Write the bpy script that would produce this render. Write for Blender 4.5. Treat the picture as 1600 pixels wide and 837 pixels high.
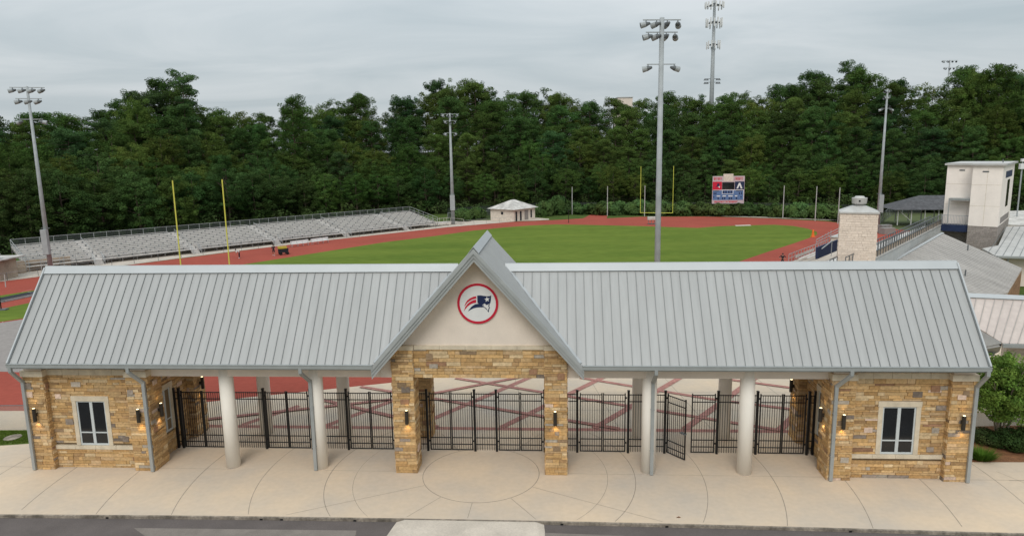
import bpy, bmesh, math, random
from mathutils import Vector, Matrix
random.seed(7)
for o in list(bpy.data.objects): bpy.data.objects.remove(o)
S = bpy.context.scene
COL = S.collection
R_ = math.radians

# ------------------------------------------------------------------ camera
CAMH = 15.0
FPX = 1067.0                                        # focal length in pixels of a 1600 px wide frame
PITCH = math.atan(181/1067.0); ROLL = 0.0165
CF = Vector((0, math.cos(PITCH), -math.sin(PITCH)))
_R0 = Vector((1, 0, 0)); _U0 = _R0.cross(CF)
CR = (_R0*math.cos(ROLL) - _U0*math.sin(ROLL)).normalized()
CU = CR.cross(CF).normalized()
CP = Vector((0, 0, CAMH))
cam = bpy.data.cameras.new('camera'); camo = bpy.data.objects.new('camera', cam); COL.objects.link(camo)
cam.sensor_width = 36; cam.lens = 36*FPX/1600; cam.clip_start = .1; cam.clip_end = 6000
M = Matrix.Identity(4)
for i in range(3):
    M[i][0] = CR[i]; M[i][1] = CU[i]; M[i][2] = -CF[i]; M[i][3] = CP[i]
camo.matrix_world = M
S.camera = camo
# ------------------------------------------------------------------ world: overcast sky
w = bpy.data.worlds.new('World'); S.world = w; w.use_nodes = True
nt = w.node_tree; nt.nodes.clear(); N = nt.nodes.new; Lk = nt.links.new
SUN_EL, SUN_AZ = 46, 190
out = N('ShaderNodeOutputWorld'); bg = N('ShaderNodeBackground'); Lk(bg.outputs[0], out.inputs[0])
sky = N('ShaderNodeTexSky'); sky.sky_type = 'NISHITA'; sky.sun_disc = False
sky.sun_elevation = R_(SUN_EL); sky.sun_rotation = R_(SUN_AZ); sky.air_density = 1.2; sky.dust_density = 4
bg.inputs['Strength'].default_value = 0.1
tc = N('ShaderNodeTexCoord'); sep = N('ShaderNodeSeparateXYZ'); Lk(tc.outputs['Generated'], sep.inputs[0])
def wmath(op, a, b=None, clamp=False):
    m = N('ShaderNodeMath'); m.operation = op; m.use_clamp = clamp
    for i, v in enumerate((a, b)):
        if v is None: continue
        if isinstance(v, (int, float)): m.inputs[i].default_value = v
        else: Lk(v, m.inputs[i])
    return m.outputs[0]
zc = wmath('MAXIMUM', sep.outputs[2], 0.0)
# cloud deck: direction projected on a plane overhead
den = wmath('ADD', zc, 0.10)
cx_ = wmath('DIVIDE', sep.outputs[0], den); cy_ = wmath('DIVIDE', sep.outputs[1], den)
comb = N('ShaderNodeCombineXYZ'); Lk(cx_, comb.inputs[0]); Lk(cy_, comb.inputs[1])
n1 = N('ShaderNodeTexNoise'); n1.inputs['Scale'].default_value = .55; n1.inputs['Detail'].default_value = 7; n1.inputs['Roughness'].default_value = .55
n1.inputs['Distortion'].default_value = .6
mp = N('ShaderNodeMapping'); mp.inputs['Scale'].default_value = (1.0, 1.5, 1); mp.inputs['Rotation'].default_value = (0, 0, .35); mp.inputs['Location'].default_value = (3.3, 1.2, 0)
Lk(comb.outputs[0], mp.inputs[0]); Lk(mp.outputs[0], n1.inputs[0])
cr = N('ShaderNodeValToRGB'); Lk(n1.outputs[0], cr.inputs[0])
e = cr.color_ramp.elements
e[0].position = .30; e[0].color = (4.65, 5.35, 5.72, 1)
e[1].position = .68; e[1].color = (6.55, 7.0, 7.25, 1)
# brighter overhead, as an overcast sky is
grad = wmath('ADD', 0.98, wmath('MULTIPLY', wmath('POWER', zc, 1.4), 1.45))
vm = N('ShaderNodeVectorMath'); vm.operation = 'SCALE'; Lk(cr.outputs[0], vm.inputs[0]); Lk(grad, vm.inputs['Scale'])
mix = N('ShaderNodeMixRGB'); mix.inputs[0].default_value = .9
Lk(sky.outputs[0], mix.inputs[1]); Lk(vm.outputs[0], mix.inputs[2]); Lk(mix.outputs[0], bg.inputs[0])
# ------------------------------------------------------------------ sun through cloud
sl = bpy.data.lights.new('sun', 'SUN'); sl.energy = 1.5; sl.angle = R_(28); sl.color = (1, .95, .88)
so = bpy.data.objects.new('sun', sl); COL.objects.link(so)
az = R_(SUN_AZ)
sd = Vector((math.sin(az)*math.cos(R_(SUN_EL)), math.cos(az)*math.cos(R_(SUN_EL)), math.sin(R_(SUN_EL))))
so.rotation_euler = sd.to_track_quat('Z', 'Y').to_euler()
# ------------------------------------------------------------------ view
S.view_settings.view_transform = 'Standard'; S.view_settings.look = 'None'
S.view_settings.exposure = 0.0; S.view_settings.gamma = 1; S.view_settings.use_curve_mapping = False
S.render.resolution_x = 1024; S.render.resolution_y = 535
S.render.engine = 'CYCLES'

# ------------------------------------------------------------------ pixel -> world helpers (1600 px frame)
def ray(x, y): return CF + CR*((x-800)/FPX) - CU*((y-418.5)/FPX)
def gp(x, y, z=0.0):
    d = ray(x, y); t = (z-CAMH)/d.z; return CP + d*t
def pr(P):
    v = Vector(P)-CP; z = v.dot(CF)
    return 800+FPX*v.dot(CR)/z, 418.5-FPX*v.dot(CU)/z
def ztop(X, Y, ypx):
    lo, hi = -20., 120.
    for _ in range(40):
        m_ = (lo+hi)/2
        if pr((X, Y, m_))[1] > ypx: lo = m_
        else: hi = m_
    return lo

# ------------------------------------------------------------------ materials
def _sock(nt, v, inp):
    if isinstance(v, (int, float)): inp.default_value = v
    else: nt.links.new(v, inp)
def newmat(name, rough=.7, metal=0., spec=.4):
    m = bpy.data.materials.new(name); m.use_nodes = True
    b = m.node_tree.nodes['Principled BSDF']
    b.inputs['Roughness'].default_value = rough; b.inputs['Metallic'].default_value = metal
    b.inputs['Specular IOR Level'].default_value = spec
    return m, m.node_tree, b
def mat(name, c, rough=.7, metal=0., var=.12, scale=2.0, bump=0., spec=.25, c2=None, stretch=(1, 1, 1), fine=None, detail=6):
    """base colour varied by noise; optional second colour for patches"""
    m, nt, b = newmat(name, rough, metal, spec)
    T = nt.nodes.new('ShaderNodeTexCoord'); mp = nt.nodes.new('ShaderNodeMapping'); mp.inputs['Scale'].default_value = stretch
    nt.links.new(T.outputs['Object'], mp.inputs[0])
    n = nt.nodes.new('ShaderNodeTexNoise'); n.inputs['Scale'].default_value = scale; n.inputs['Detail'].default_value = detail
    n.inputs['Roughness'].default_value = .6
    nt.links.new(mp.outputs[0], n.inputs[0])
    r = nt.nodes.new('ShaderNodeValToRGB'); nt.links.new(n.outputs[0], r.inputs[0])
    a = c2 or tuple(x*(1-var*1.6) for x in c)
    h = c if c2 else tuple(min(1, x*(1+var)) for x in c)
    r.color_ramp.elements[0].position = .32; r.color_ramp.elements[0].color = (*a, 1)
    r.color_ramp.elements[1].position = .68; r.color_ramp.elements[1].color = (*h, 1)
    col = r.outputs[0]
    if fine:
        n2 = nt.nodes.new('ShaderNodeTexNoise'); n2.inputs['Scale'].default_value = fine[0]; n2.inputs['Detail'].default_value = 3
        nt.links.new(mp.outputs[0], n2.inputs[0])
        mr = nt.nodes.new('ShaderNodeMapRange'); mr.inputs[1].default_value = .3; mr.inputs[2].default_value = .7
        mr.inputs[3].default_value = 1-fine[1]; mr.inputs[4].default_value = 1+fine[1]
        nt.links.new(n2.outputs[0], mr.inputs[0])
        sc = nt.nodes.new('ShaderNodeVectorMath'); sc.operation = 'SCALE'
        nt.links.new(col, sc.inputs[0]); nt.links.new(mr.outputs[0], sc.inputs['Scale']); col = sc.outputs[0]
    nt.links.new(col, b.inputs['Base Color'])
    if bump:
        bp = nt.nodes.new('ShaderNodeBump'); bp.inputs['Strength'].default_value = bump; bp.inputs['Distance'].default_value = .02
        nt.links.new(n.outputs[0], bp.inputs['Height']); nt.links.new(bp.outputs[0], b.inputs['Normal'])
    return m
def attrmat(name, rough=.85, bump=0., noise=.2, nscale=8, trans=0., spec=.2):
    """colour comes from the mesh's own colour attribute, with a little noise"""
    m, nt, b = newmat(name, rough, 0, spec)
    a = nt.nodes.new('ShaderNodeAttribute'); a.attribute_name = 'Col'
    T = nt.nodes.new('ShaderNodeTexCoord'); n = nt.nodes.new('ShaderNodeTexNoise'); n.inputs['Scale'].default_value = nscale; n.inputs['Detail'].default_value = 4
    nt.links.new(T.outputs['Object'], n.inputs[0])
    mr = nt.nodes.new('ShaderNodeMapRange'); mr.inputs[1].default_value = .3; mr.inputs[2].default_value = .7
    mr.inputs[3].default_value = 1-noise; mr.inputs[4].default_value = 1+noise
    nt.links.new(n.outputs[0], mr.inputs[0])
    sc = nt.nodes.new('ShaderNodeVectorMath'); sc.operation = 'SCALE'
    nt.links.new(a.outputs['Color'], sc.inputs[0]); nt.links.new(mr.outputs[0], sc.inputs['Scale'])
    nt.links.new(sc.outputs[0], b.inputs['Base Color'])
    if bump:
        bp = nt.nodes.new('ShaderNodeBump'); bp.inputs['Strength'].default_value = bump; bp.inputs['Distance'].default_value = .02
        nt.links.new(n.outputs[0], bp.inputs['Height']); nt.links.new(bp.outputs[0], b.inputs['Normal'])
    if trans:
        o_ = [x for x in nt.nodes if x.type == 'OUTPUT_MATERIAL'][0]
        tr = nt.nodes.new('ShaderNodeBsdfTranslucent'); nt.links.new(sc.outputs[0], tr.inputs[0])
        mx = nt.nodes.new('ShaderNodeMixShader'); mx.inputs[0].default_value = trans
        nt.links.new(b.outputs[0], mx.inputs[1]); nt.links.new(tr.outputs[0], mx.inputs[2]); nt.links.new(mx.outputs[0], o_.inputs[0])
    return m
def leafmat(name):
    """leaf colour attribute, shifted a little tree by tree"""
    m = attrmat(name, rough=.9, noise=.12, nscale=.35, trans=.26, spec=.04)
    nt = m.node_tree
    b = nt.nodes['Principled BSDF']; src = b.inputs['Base Color'].links[0].from_socket
    oi = nt.nodes.new('ShaderNodeObjectInfo')
    hs = nt.nodes.new('ShaderNodeHueSaturation')
    mr = nt.nodes.new('ShaderNodeMapRange'); mr.inputs[3].default_value = .480; mr.inputs[4].default_value = .515
    nt.links.new(oi.outputs['Random'], mr.inputs[0]); nt.links.new(mr.outputs[0], hs.inputs['Hue'])
    ml = nt.nodes.new('ShaderNodeMath'); ml.operation = 'MULTIPLY'; ml.inputs[1].default_value = 7.31; nt.links.new(oi.outputs['Random'], ml.inputs[0])
    fr = nt.nodes.new('ShaderNodeMath'); fr.operation = 'FRACT'; nt.links.new(ml.outputs[0], fr.inputs[0])
    m2 = nt.nodes.new('ShaderNodeMapRange'); m2.inputs[3].default_value = .78; m2.inputs[4].default_value = 1.38
    nt.links.new(fr.outputs[0], m2.inputs[0]); nt.links.new(m2.outputs[0], hs.inputs['Value'])
    nt.links.new(src, hs.inputs['Color']); hs.inputs['Saturation'].default_value = .93
    for l in list(src.links):
        if l.to_node != hs: tgt = l.to_socket; nt.links.remove(l); nt.links.new(hs.outputs[0], tgt)
    return m
def emitmat(name, c, s):
    m = bpy.data.materials.new(name); m.use_nodes = True; nt = m.node_tree; b = nt.nodes['Principled BSDF']
    b.inputs['Base Color'].default_value = (*c, 1); b.inputs['Emission Color'].default_value = (*c, 1); b.inputs['Emission Strength'].default_value = s
    return m
def meshmat(name, c, cell=.06, wire=.22):
    """woven wire: diagonal wires opaque, gaps clear"""
    m, nt, b = newmat(name, .5, .3)
    b.inputs['Base Color'].default_value = (*c, 1)
    T = nt.nodes.new('ShaderNodeTexCoord'); sp = nt.nodes.new('ShaderNodeSeparateXYZ'); nt.links.new(T.outputs['Generated'], sp.inputs[0])
    uv = nt.nodes.new('ShaderNodeUVMap'); nt.links.new(uv.outputs[0], sp.inputs[0])
    def ma(op, a, bb):
        q = nt.nodes.new('ShaderNodeMath'); q.operation = op; _sock(nt, a, q.inputs[0]); _sock(nt, bb, q.inputs[1]); return q.outputs[0]
    s1 = ma('MULTIPLY', ma('ADD', sp.outputs[0], sp.outputs[1]), 1/cell); s2 = ma('MULTIPLY', ma('SUBTRACT', sp.outputs[0], sp.outputs[1]), 1/cell)
    f1 = ma('LESS_THAN', ma('FRACT', s1, 0), wire); f2 = ma('LESS_THAN', ma('FRACT', ma('ADD', s2, 1000), 0), wire)
    al = ma('MAXIMUM', f1, f2); nt.links.new(al, b.inputs['Alpha'])
    return m

MT = dict(
 concrete=mat('concrete paving', (.61, .48, .345), .85, var=.1, scale=.22, bump=.1, c2=(.47, .405, .335), fine=(4, .035), spec=.12),
 joint=mat('joint', (.29, .245, .20), .9),
 asphalt=mat('asphalt', (.115, .098, .092), .9, var=.1, scale=.6, fine=(30, .12), bump=.2),
 asphalt_patch=mat('worn asphalt', (.20, .175, .155), .9, var=.1, scale=1.5, fine=(30, .12)),
 apron=mat('apron concrete', (.52, .46, .39), .85, var=.1, scale=.8, fine=(14, .08)),
 kerb=mat('kerb concrete', (.24, .205, .165), .9, var=.35, scale=1.5, fine=(9, .25)),
 brickband=mat('red brick band', (.37, .175, .145), .85, var=.18, scale=3, fine=(16, .15)),
 grass=mat('mown grass', (.128, .170, .032), .95, c2=(.088, .132, .024), scale=.16, stretch=(.3, 1.1, 1), fine=(1.6, .14), spec=.02),
 rough_grass=mat('rough grass', (.075, .11, .028), .95, c2=(.05, .075, .022), scale=.5, fine=(5, .3), spec=.02),
 lawn=mat('lawn grass', (.11, .15, .03), .95, c2=(.08, .11, .025), scale=2, fine=(25, .4)),
 forestfloor=mat('forest floor', (.035, .04, .018), .95, c2=(.02, .026, .012), scale=.3, spec=0),
 ground=mat('ground', (.10, .12, .05), .95, c2=(.07, .09, .035), scale=.05),
 track=mat('running track', (.31, .074, .052), .9, c2=(.26, .062, .045), scale=.12, fine=(2.5, .07), spec=.06),
 line=mat('lane line', (.42, .20, .18), .8),
 paver=mat('grey paving', (.25, .225, .21), .9, var=.06, scale=1.5, fine=(5, .08)),
 mulch=mat('pine straw mulch', (.20, .095, .045), .95, var=.25, scale=3, fine=(25, .35)),
 gravel=mat('concrete walk', (.46, .40, .34), .9, var=.1, scale=.5, fine=(5, .1)),
 roof=mat('grey metal roof', (.345, .347, .342), .55, .1, var=.05, scale=.7, stretch=(2.4, .25, .25), fine=(4, .035), spec=.35),
 roof_lt=mat('pale metal roof', (.46, .45, .43), .5, .15, var=.1, scale=.5, fine=(3, .05)),
 roof_pink=mat('buff metal roof', (.50, .43, .39), .5, .1, var=.08, scale=.6, fine=(3, .05)),
 roof_grey=mat('weathered roof', (.36, .335, .31), .7, .1, var=.12, scale=.35, stretch=(3, .4, 1), fine=(5, .08)),
 roof_white=mat('white roof', (.47, .45, .42), .8, var=.22, scale=.8, fine=(3, .08)),
 ridge=mat('ridge cap metal', (.42, .435, .44), .45, .2, var=.03, scale=.8),
 seam=mat('standing seam metal', (.19, .20, .20), .5, .2, var=.04),
 gutter=mat('gutter grey', (.33, .345, .34), .45, .2, var=.05),
 fascia=mat('fascia grey', (.35, .36, .355), .5, .1, var=.05),
 stucco=mat('cream stucco', (.70, .61, .525), .9, var=.05, scale=.8, bump=.05, fine=(30, .03)),
 column=mat('cream column paint', (.80, .755, .68), .7, var=.05, scale=1.2, stretch=(1, 1, .3)),
 caststone=mat('cast stone', (.58, .50, .38), .85, var=.1, scale=2, fine=(20, .05)),
 mortar=mat('mortar', (.20, .145, .085), .95),
 blades=attrmat('grass blades', .95, 0, .1, 3, .2, .02),
 stone=attrmat('ledge stone', .85, .5, .2, 9),
 winframe=mat('window frame grey', (.50, .53, .53), .5, .0, var=.04),
 glass=mat('dark glass', (.012, .014, .016), .08, 0, var=.1, spec=.5),
 black=mat('black metal', (.010, .010, .010), .45, .2, var=.1, spec=.4),
 bronze=mat('bronze metal', (.045, .038, .030), .5, .3, var=.1),
 steel=mat('galvanised steel', (.33, .35, .355), .6, .05, var=.1, scale=1.5),
 steel_dk=mat('dark fitting metal', (.12, .13, .135), .5, .1, var=.1),
 pole_white=mat('white pole paint', (.42, .42, .40), .6),
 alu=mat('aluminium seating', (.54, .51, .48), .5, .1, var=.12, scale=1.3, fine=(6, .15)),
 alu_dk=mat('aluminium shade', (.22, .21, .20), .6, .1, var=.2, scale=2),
 rail=mat('rail aluminium', (.40, .41, .41), .5, .4, var=.1),
 yellow=mat('yellow post paint', (.56, .53, .09), .5, var=.05),
 navy=mat('navy paint', (.018, .03, .075), .6), navy_l=mat('emblem navy', (.012, .022, .07), .55, var=.02),
 red=mat('emblem red', (.50, .015, .04), .55, var=.03),
 white=mat('white panel', (.66, .66, .65), .6, var=.03),
 tower=mat('pale stucco', (.82, .745, .68), .9, var=.05, scale=.5, fine=(6, .02)),
 tile_roof=mat('dark shingle', (.085, .085, .09), .9, var=.2, scale=1.5, fine=(8, .2)),
 panelblue=mat('pale blue panel', (.44, .49, .51), .6, .1, var=.06, scale=1),
 timber=mat('tan wall', (.36, .29, .225), .9, var=.15, scale=1, fine=(6, .1)),
 bark=mat('bark', (.10, .075, .055), .95, var=.3, scale=2),
 bark_lt=mat('pale bark', (.24, .20, .15), .9, var=.2, scale=4),
 leaf=leafmat('leaves'),
 lamp=emitmat('lamp glow', (1, .80, .45), 3), 
 skin=mat('skin', (.35, .2, .14), .7), cloth_dk=mat('dark cloth', (.02, .022, .028), .9), cloth_lt=mat('white cloth', (.6, .6, .6), .9),
 orange=mat('orange plastic', (.75, .16, .03), .6), ylw=mat('yellow plastic', (.42, .33, .04), .5),
 sb_blue=mat('scoreboard blue', (.10, .17, .33), .6, var=.1), sb_pink=mat('scoreboard border', (.50, .40, .42), .7, var=.06),
 limewall=mat('pale masonry', (.62, .55, .47), .9, var=.1, scale=2, fine=(8, .08)),
 limestone=attrmat('whitewashed stone', .9, .3, .1, 9), greybrick=attrmat('grey block', .9, .3, .12, 9),
 brownbrick=mat('brown brick', (.22, .13, .07), .9, var=.25, scale=3, fine=(12, .2)),
 wire=meshmat('chain link wire', (.34, .33, .31), .085, .2), wire_dk=meshmat('dark chain link', (.05, .06, .055), .2, .3),
)

# ------------------------------------------------------------------ mesh builder
class MB:
    def __init__(s): s.v = []; s.f = []; s.c = []; s.uv = []
    def add(s, vs, fs, col=None, uvs=None):
        b = len(s.v); s.v += [tuple(v) for v in vs]
        for i, f in enumerate(fs):
            s.f.append(tuple(b+k for k in f)); s.c.append(col); s.uv.append(uvs[i] if uvs else None)
    def box(s, x0, x1, y0, y1, z0, z1, col=None):
        vs = [(x, y, z) for z in (z0, z1) for y in (y0, y1) for x in (x0, x1)]
        s.add(vs, [(0, 2, 3, 1), (4, 5, 7, 6), (0, 1, 5, 4), (1, 3, 7, 5), (3, 2, 6, 7), (2, 0, 4, 6)], col)
        return s
    def bar(s, p, q, w=.05, h=None, up=(0, 0, 1), col=None):
        """box beam from p to q, w wide, h high"""
        p = Vector(p); q = Vector(q); h = h or w; d = (q-p).normalized(); u = Vector(up)
        if abs(d.dot(u)) > .98: u = Vector((0, 1, 0))
        sd = d.cross(u).normalized()*w/2; uu = sd.cross(d).normalized()*h/2
        vs = [a+k for a in (p, q) for k in (-sd-uu, sd-uu, sd+uu, -sd+uu)]
        s.add(vs, [(0, 3, 2, 1), (4, 5, 6, 7), (0, 1, 5, 4), (1, 2, 6, 5), (2, 3, 7, 6), (3, 0, 4, 7)], col); return s
    def tube(s, p, q, r0, r1=None, n=10, col=None, caps=True):
        p = Vector(p); q = Vector(q); r1 = r0 if r1 is None else r1; d = (q-p).normalized()
        a = d.cross(Vector((0, 0, 1)) if abs(d.z) < .9 else Vector((1, 0, 0))).normalized(); b = d.cross(a)
        vs = []
        for c, r in ((p, r0), (q, r1)):
            for i in range(n):
                t = 2*math.pi*i/n; vs.append(c+(a*math.cos(t)+b*math.sin(t))*r)
        fs = [(i, (i+1) % n, n+(i+1) % n, n+i) for i in range(n)]
        if caps: fs += [tuple(range(n))[::-1], tuple(range(n, 2*n))]
        s.add(vs, fs, col); return s
    def poly(s, pts, col=None): s.add(pts, [tuple(range(len(pts)))], col); return s
    def prism(s, pts, off, col=None):
        """polygon swept by a vector"""
        n = len(pts); off = Vector(off); a = [Vector(p) for p in pts]; vs = a+[p+off for p in a]
        s.add(vs, [tuple(range(n))[::-1], tuple(range(n, 2*n))]+[(i, (i+1) % n, n+(i+1) % n, n+i) for i in range(n)], col); return s
    def blob(s, c, rx, ry, rz, seg=12, ring=8, col=None):
        c = Vector(c); vs = []
        for j in range(ring+1):
            ph = math.pi*j/ring
            for i in range(seg):
                t = 2*math.pi*i/seg; vs.append(c+Vector((rx*math.sin(ph)*math.cos(t), ry*math.sin(ph)*math.sin(t), rz*math.cos(ph))))
        s.add(vs, [(j*seg+i, (j+1)*seg+i, (j+1)*seg+(i+1) % seg, j*seg+(i+1) % seg) for j in range(ring) for i in range(seg)], col); return s
    def mesh(s, name, m, smooth=False):
        me = bpy.data.meshes.new(name); me.from_pydata(s.v, [], s.f)
        if any(c is not None for c in s.c):
            at = me.color_attributes.new('Col', 'FLOAT_COLOR', 'CORNER'); flat = []
            for f, c in zip(s.f, s.c): flat += list((*(c or (.3, .3, .3)), 1))*len(f)
            at.data.foreach_set('color', flat)
        if any(u is not None for u in s.uv):
            ul = me.uv_layers.new(name='UVMap'); flat = []
            for f, u in zip(s.f, s.uv): flat += [k for q in (u or [(0, 0)]*len(f)) for k in q]
            ul.data.foreach_set('uv', flat)
        me.materials.append(m)
        if smooth:
            for p in me.polygons: p.use_smooth = True
        me.update(); return me
    def build(s, name, m, parent=None, smooth=False):
        o = bpy.data.objects.new(name, s.mesh(name, m, smooth)); COL.objects.link(o)
        if parent: o.parent = parent
        return o
def tag(o, label=None, cat=None, group=None, kind=None):
    if label: o['label'] = label
    if cat: o['category'] = cat
    if group: o['group'] = group
    if kind: o['kind'] = kind
    return o
def thing(name, label, cat, loc=(0, 0, 0), rz=0., group=None):
    o = bpy.data.objects.new(name, None); COL.objects.link(o); o.empty_display_size = .2
    o.location = loc; o.rotation_euler = (0, 0, rz); return tag(o, label, cat, group)
def dup(root, loc, rz=0., label=None, group=None, scale=None):
    r = root.copy(); COL.objects.link(r); r.location = loc; r.rotation_euler = (0, 0, rz)
    if scale: r.scale = scale
    if label: r['label'] = label
    if group: r['group'] = group
    for ch in list(root.children):
        c = ch.copy(); COL.objects.link(c); c.parent = r
        for g_ in ch.children:
            d = g_.copy(); COL.objects.link(d); d.parent = c
    return r
def struct(name, mb, m): return tag(mb.build(name, m), kind='structure')
def sheet(name, pts, z, m, th=None):
    mb = MB(); P = [Vector((p[0], p[1], z)) for p in pts]
    bm = bmesh.new(); vs = [bm.verts.new(p) for p in P]; f = bm.faces.new(vs)
    bmesh.ops.triangulate(bm, faces=[f]); 
    for f in bm.faces:
        if f.normal.z < 0: f.normal_flip()
    me = bpy.data.meshes.new(name); bm.to_mesh(me); bm.free(); me.materials.append(m)
    o = bpy.data.objects.new(name, me); COL.objects.link(o); return tag(o, kind='structure')

# ------------------------------------------------------------------ local frame of the entrance building
ANG = R_(-3.71); O = Vector((-1.624, 30.343, 0))
EU = Vector((math.cos(ANG), math.sin(ANG), 0)); EV = Vector((-math.sin(ANG), math.cos(ANG), 0))
def W(u, v, z=0.): return O+EU*u+EV*v+Vector((0, 0, z))
# axis of the running track
AX = Vector((.649, .760, 0)).normalized(); BX = Vector((AX.y, -AX.x, 0))
def A(s, b, z=0.): return AX*s+BX*b+Vector((0, 0, z))
SC = 49.0; BC = -64.0; RI, RO = 28., 40.3     # near turn centre (s, b) and radii

# ================================================================== GROUND
def kv(u): return -4.40+.28*max(0, 1-(u/21.)**2)
K = [W(u, kv(u)) for u in range(-60, 61, 2)]
struct('ground', MB().poly([(-1500, -600, -.3), (1500, -600, -.3), (1500, 2500, -.3), (-1500, 2500, -.3)]), MT['ground'])
gpts = [W(-60, 0)]  # site behind the kerb
sheet('site_ground', [*[k for k in K], W(60, 400), W(300, 400), W(300, 1500), W(-300, 1500), W(-300, 400), W(-300, -4.4)][:], -.02, MT['rough_grass'])
sheet('road', [*[W(u, kv(u)-.09) for u in range(-60, 61, 2)], W(60, -14), W(-60, -14)], -.115, MT['asphalt'])
mb = MB()
us = list(range(-60, 61, 2))
for a_, b_ in zip(us[:-1], us[1:]):
    p = [W(a_, kv(a_)), W(b_, kv(b_)), W(b_, kv(b_)-.10), W(a_, kv(a_)-.10)]
    mb.prism([(q.x, q.y, -.14) for q in p], (0, 0, .142))
struct('kerb', mb, MT['kerb'])
sheet('plaza', [*K, W(60, 2), A(95, -20), A(64, -22.5), Vector((6, 50.5, 0))] +
      [Vector(gp(x, y)) for x, y in ((690, 586), (611, 597.5), (500, 609), (380, 621), (330, 627), (210, 636), (100, 641), (0, 641.5), (-200, 641))] + [W(-60, 8)], 0.0, MT['concrete'])
# worn asphalt patches and the concrete apron of the drive
def P(x, y, z): q = gp(x, y, z); return q
sheet('asphalt_patch', [P(209, 824, -.11), P(557, 828, -.11), P(552, 850, -.11), P(245, 850, -.11)], -.111, MT['asphalt_patch'])
sheet('asphalt_patch', [P(835, 831, -.11), P(975, 836, -.11), P(1010, 850, -.11), P(850, 850, -.11)], -.111, MT['asphalt_patch'])
mb = MB(); aq = [W(-2.75, kv(2.7)-.10, -.005), W(2.72, kv(2.7)-.10, -.005), W(3.1, -7.5, -.09), W(-3.35, -7.5, -.09)]
mb.poly(aq); mb.poly([W(-2.75, kv(2.7)-.10, -.005), W(-3.35, -7.5, -.09), W(-3.6, -7.5, -.116), W(-3.1, kv(2.7)-.10, -.116)])
mb.poly([W(2.72, kv(2.7)-.10, -.005), W(3.05, kv(2.7)-.10, -.116), W(3.3, -7.5, -.116), W(3.1, -7.5, -.09)])
struct('drive_apron', mb, MT['apron'])
# joints: concentric arcs and spokes
mb = MB()
def arc_strip(mb, r, w_, z=.004, lo=0, hi=360, cond=None, fr=W, n=160):
    for i in range(n):
        t0 = R_(lo+(hi-lo)*i/n); t1 = R_(lo+(hi-lo)*(i+1)/n)
        c = [(r-w_/2, t0), (r+w_/2, t0), (r+w_/2, t1), (r-w_/2, t1)]
        q = [(rr*math.cos(t), rr*math.sin(t)) for rr, t in c]
        if cond and not all(cond(*k) for k in q): continue
        mb.poly([fr(*k, z) for k in q])
okj = lambda u, v: v > kv(u)+.01 and v < 5.0
for r, w_ in ((2.75, .032), (5.95, .018), (7.22, .03), (10.35, .025), (13.5, .03), (16.7, .03), (20.1, .03), (23.4, .03), (26.7, .03)):
    arc_strip(mb, r, w_, cond=okj, n=220)
def seg(mb, a, b, w_, z=.004, fr=W):
    a = Vector((*a, 0)); b = Vector((*b, 0)); d = (b-a).normalized(); n_ = Vector((-d.y, d.x, 0))*w_/2
    mb.poly([fr(*(p.xy), z) for p in (a-n_, b-n_, b+n_, a+n_)])
for a_ in (-92, -56, -124, -27, -153, 60, 120, 95): 
    c, s_ = math.cos(R_(a_)), math.sin(R_(a_))
    L_ = min(14, (-kv(0)-.1)/abs(s_) if s_ < 0 else 4.6/s_); seg(mb, (2.78*c, 2.78*s_), (L_*c, L_*s_), .022)
for u in (-20.1, 20.1, 24): seg(mb, (u, .0), (u+5*(1 if u > 0 else -1), .05), .02)
for u0, u1 in ((-15.8, -12.2), (-7.6, -4.1), (4.1, 7.6), (8.2, 12), (12.6, 15.8)): seg(mb, (u0, .1), (u1, .1), .016)
for u in (24, 27, -25): seg(mb, (u, .9), (u+2.5*(1 if u > 0 else -1), kv(u)+.05), .02)
struct('paving_joints', mb, MT['joint'])
# brick bands crossing the inner court
mb = MB(); zz = .004
def band(a, b, w_=.42):
    global zz
    zz += .0035; seg(mb, a, b, w_, zz)
band((-17, 5.3), (17.5, 5.3), .4)
for a_ in (-14.2, -9.35, -4.3, .55, 5.65, 10.55, 15.6):
    L_ = 3.0 if a_ < -13 else (5 if a_ < -8 else 9.5); band((a_, 5.5), (a_+L_*.72, 5.5+L_), .42)
for a_, b_ in (((5.19, 13.93), (13.0, 10.05)), ((13.0, 10.05), (24, 6.0)), ((-3.2, 13.7), (15.6, 5.4)), ((15.08, 13.63), (21, 11.0)), ((-9.2, 11.9), (7.0, 5.4)), ((-6.7, 9.2), (3.0, 15.1)),
               ((-11, 9.5), (-3.0, 5.4)), ((-17.5, 5.9), (-6.6, 9.6)), ((18, 5.5), (24, 12))): band(a_, b_, .34)
band((19.5, 2.2), (24, 9.5), .5)
struct('brick_bands', mb, MT['brickband'])
mb = MB()
for v in (8, 11, 14.2): seg(mb, (-3 if v > 12 else -8, v), (24, v+.4), .025)
for u in (-4, 2, 7, 12, 18): seg(mb, (u, 5.5), (u-1.5, 16), .025)
struct('court_joints', mb, MT['joint'])

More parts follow.
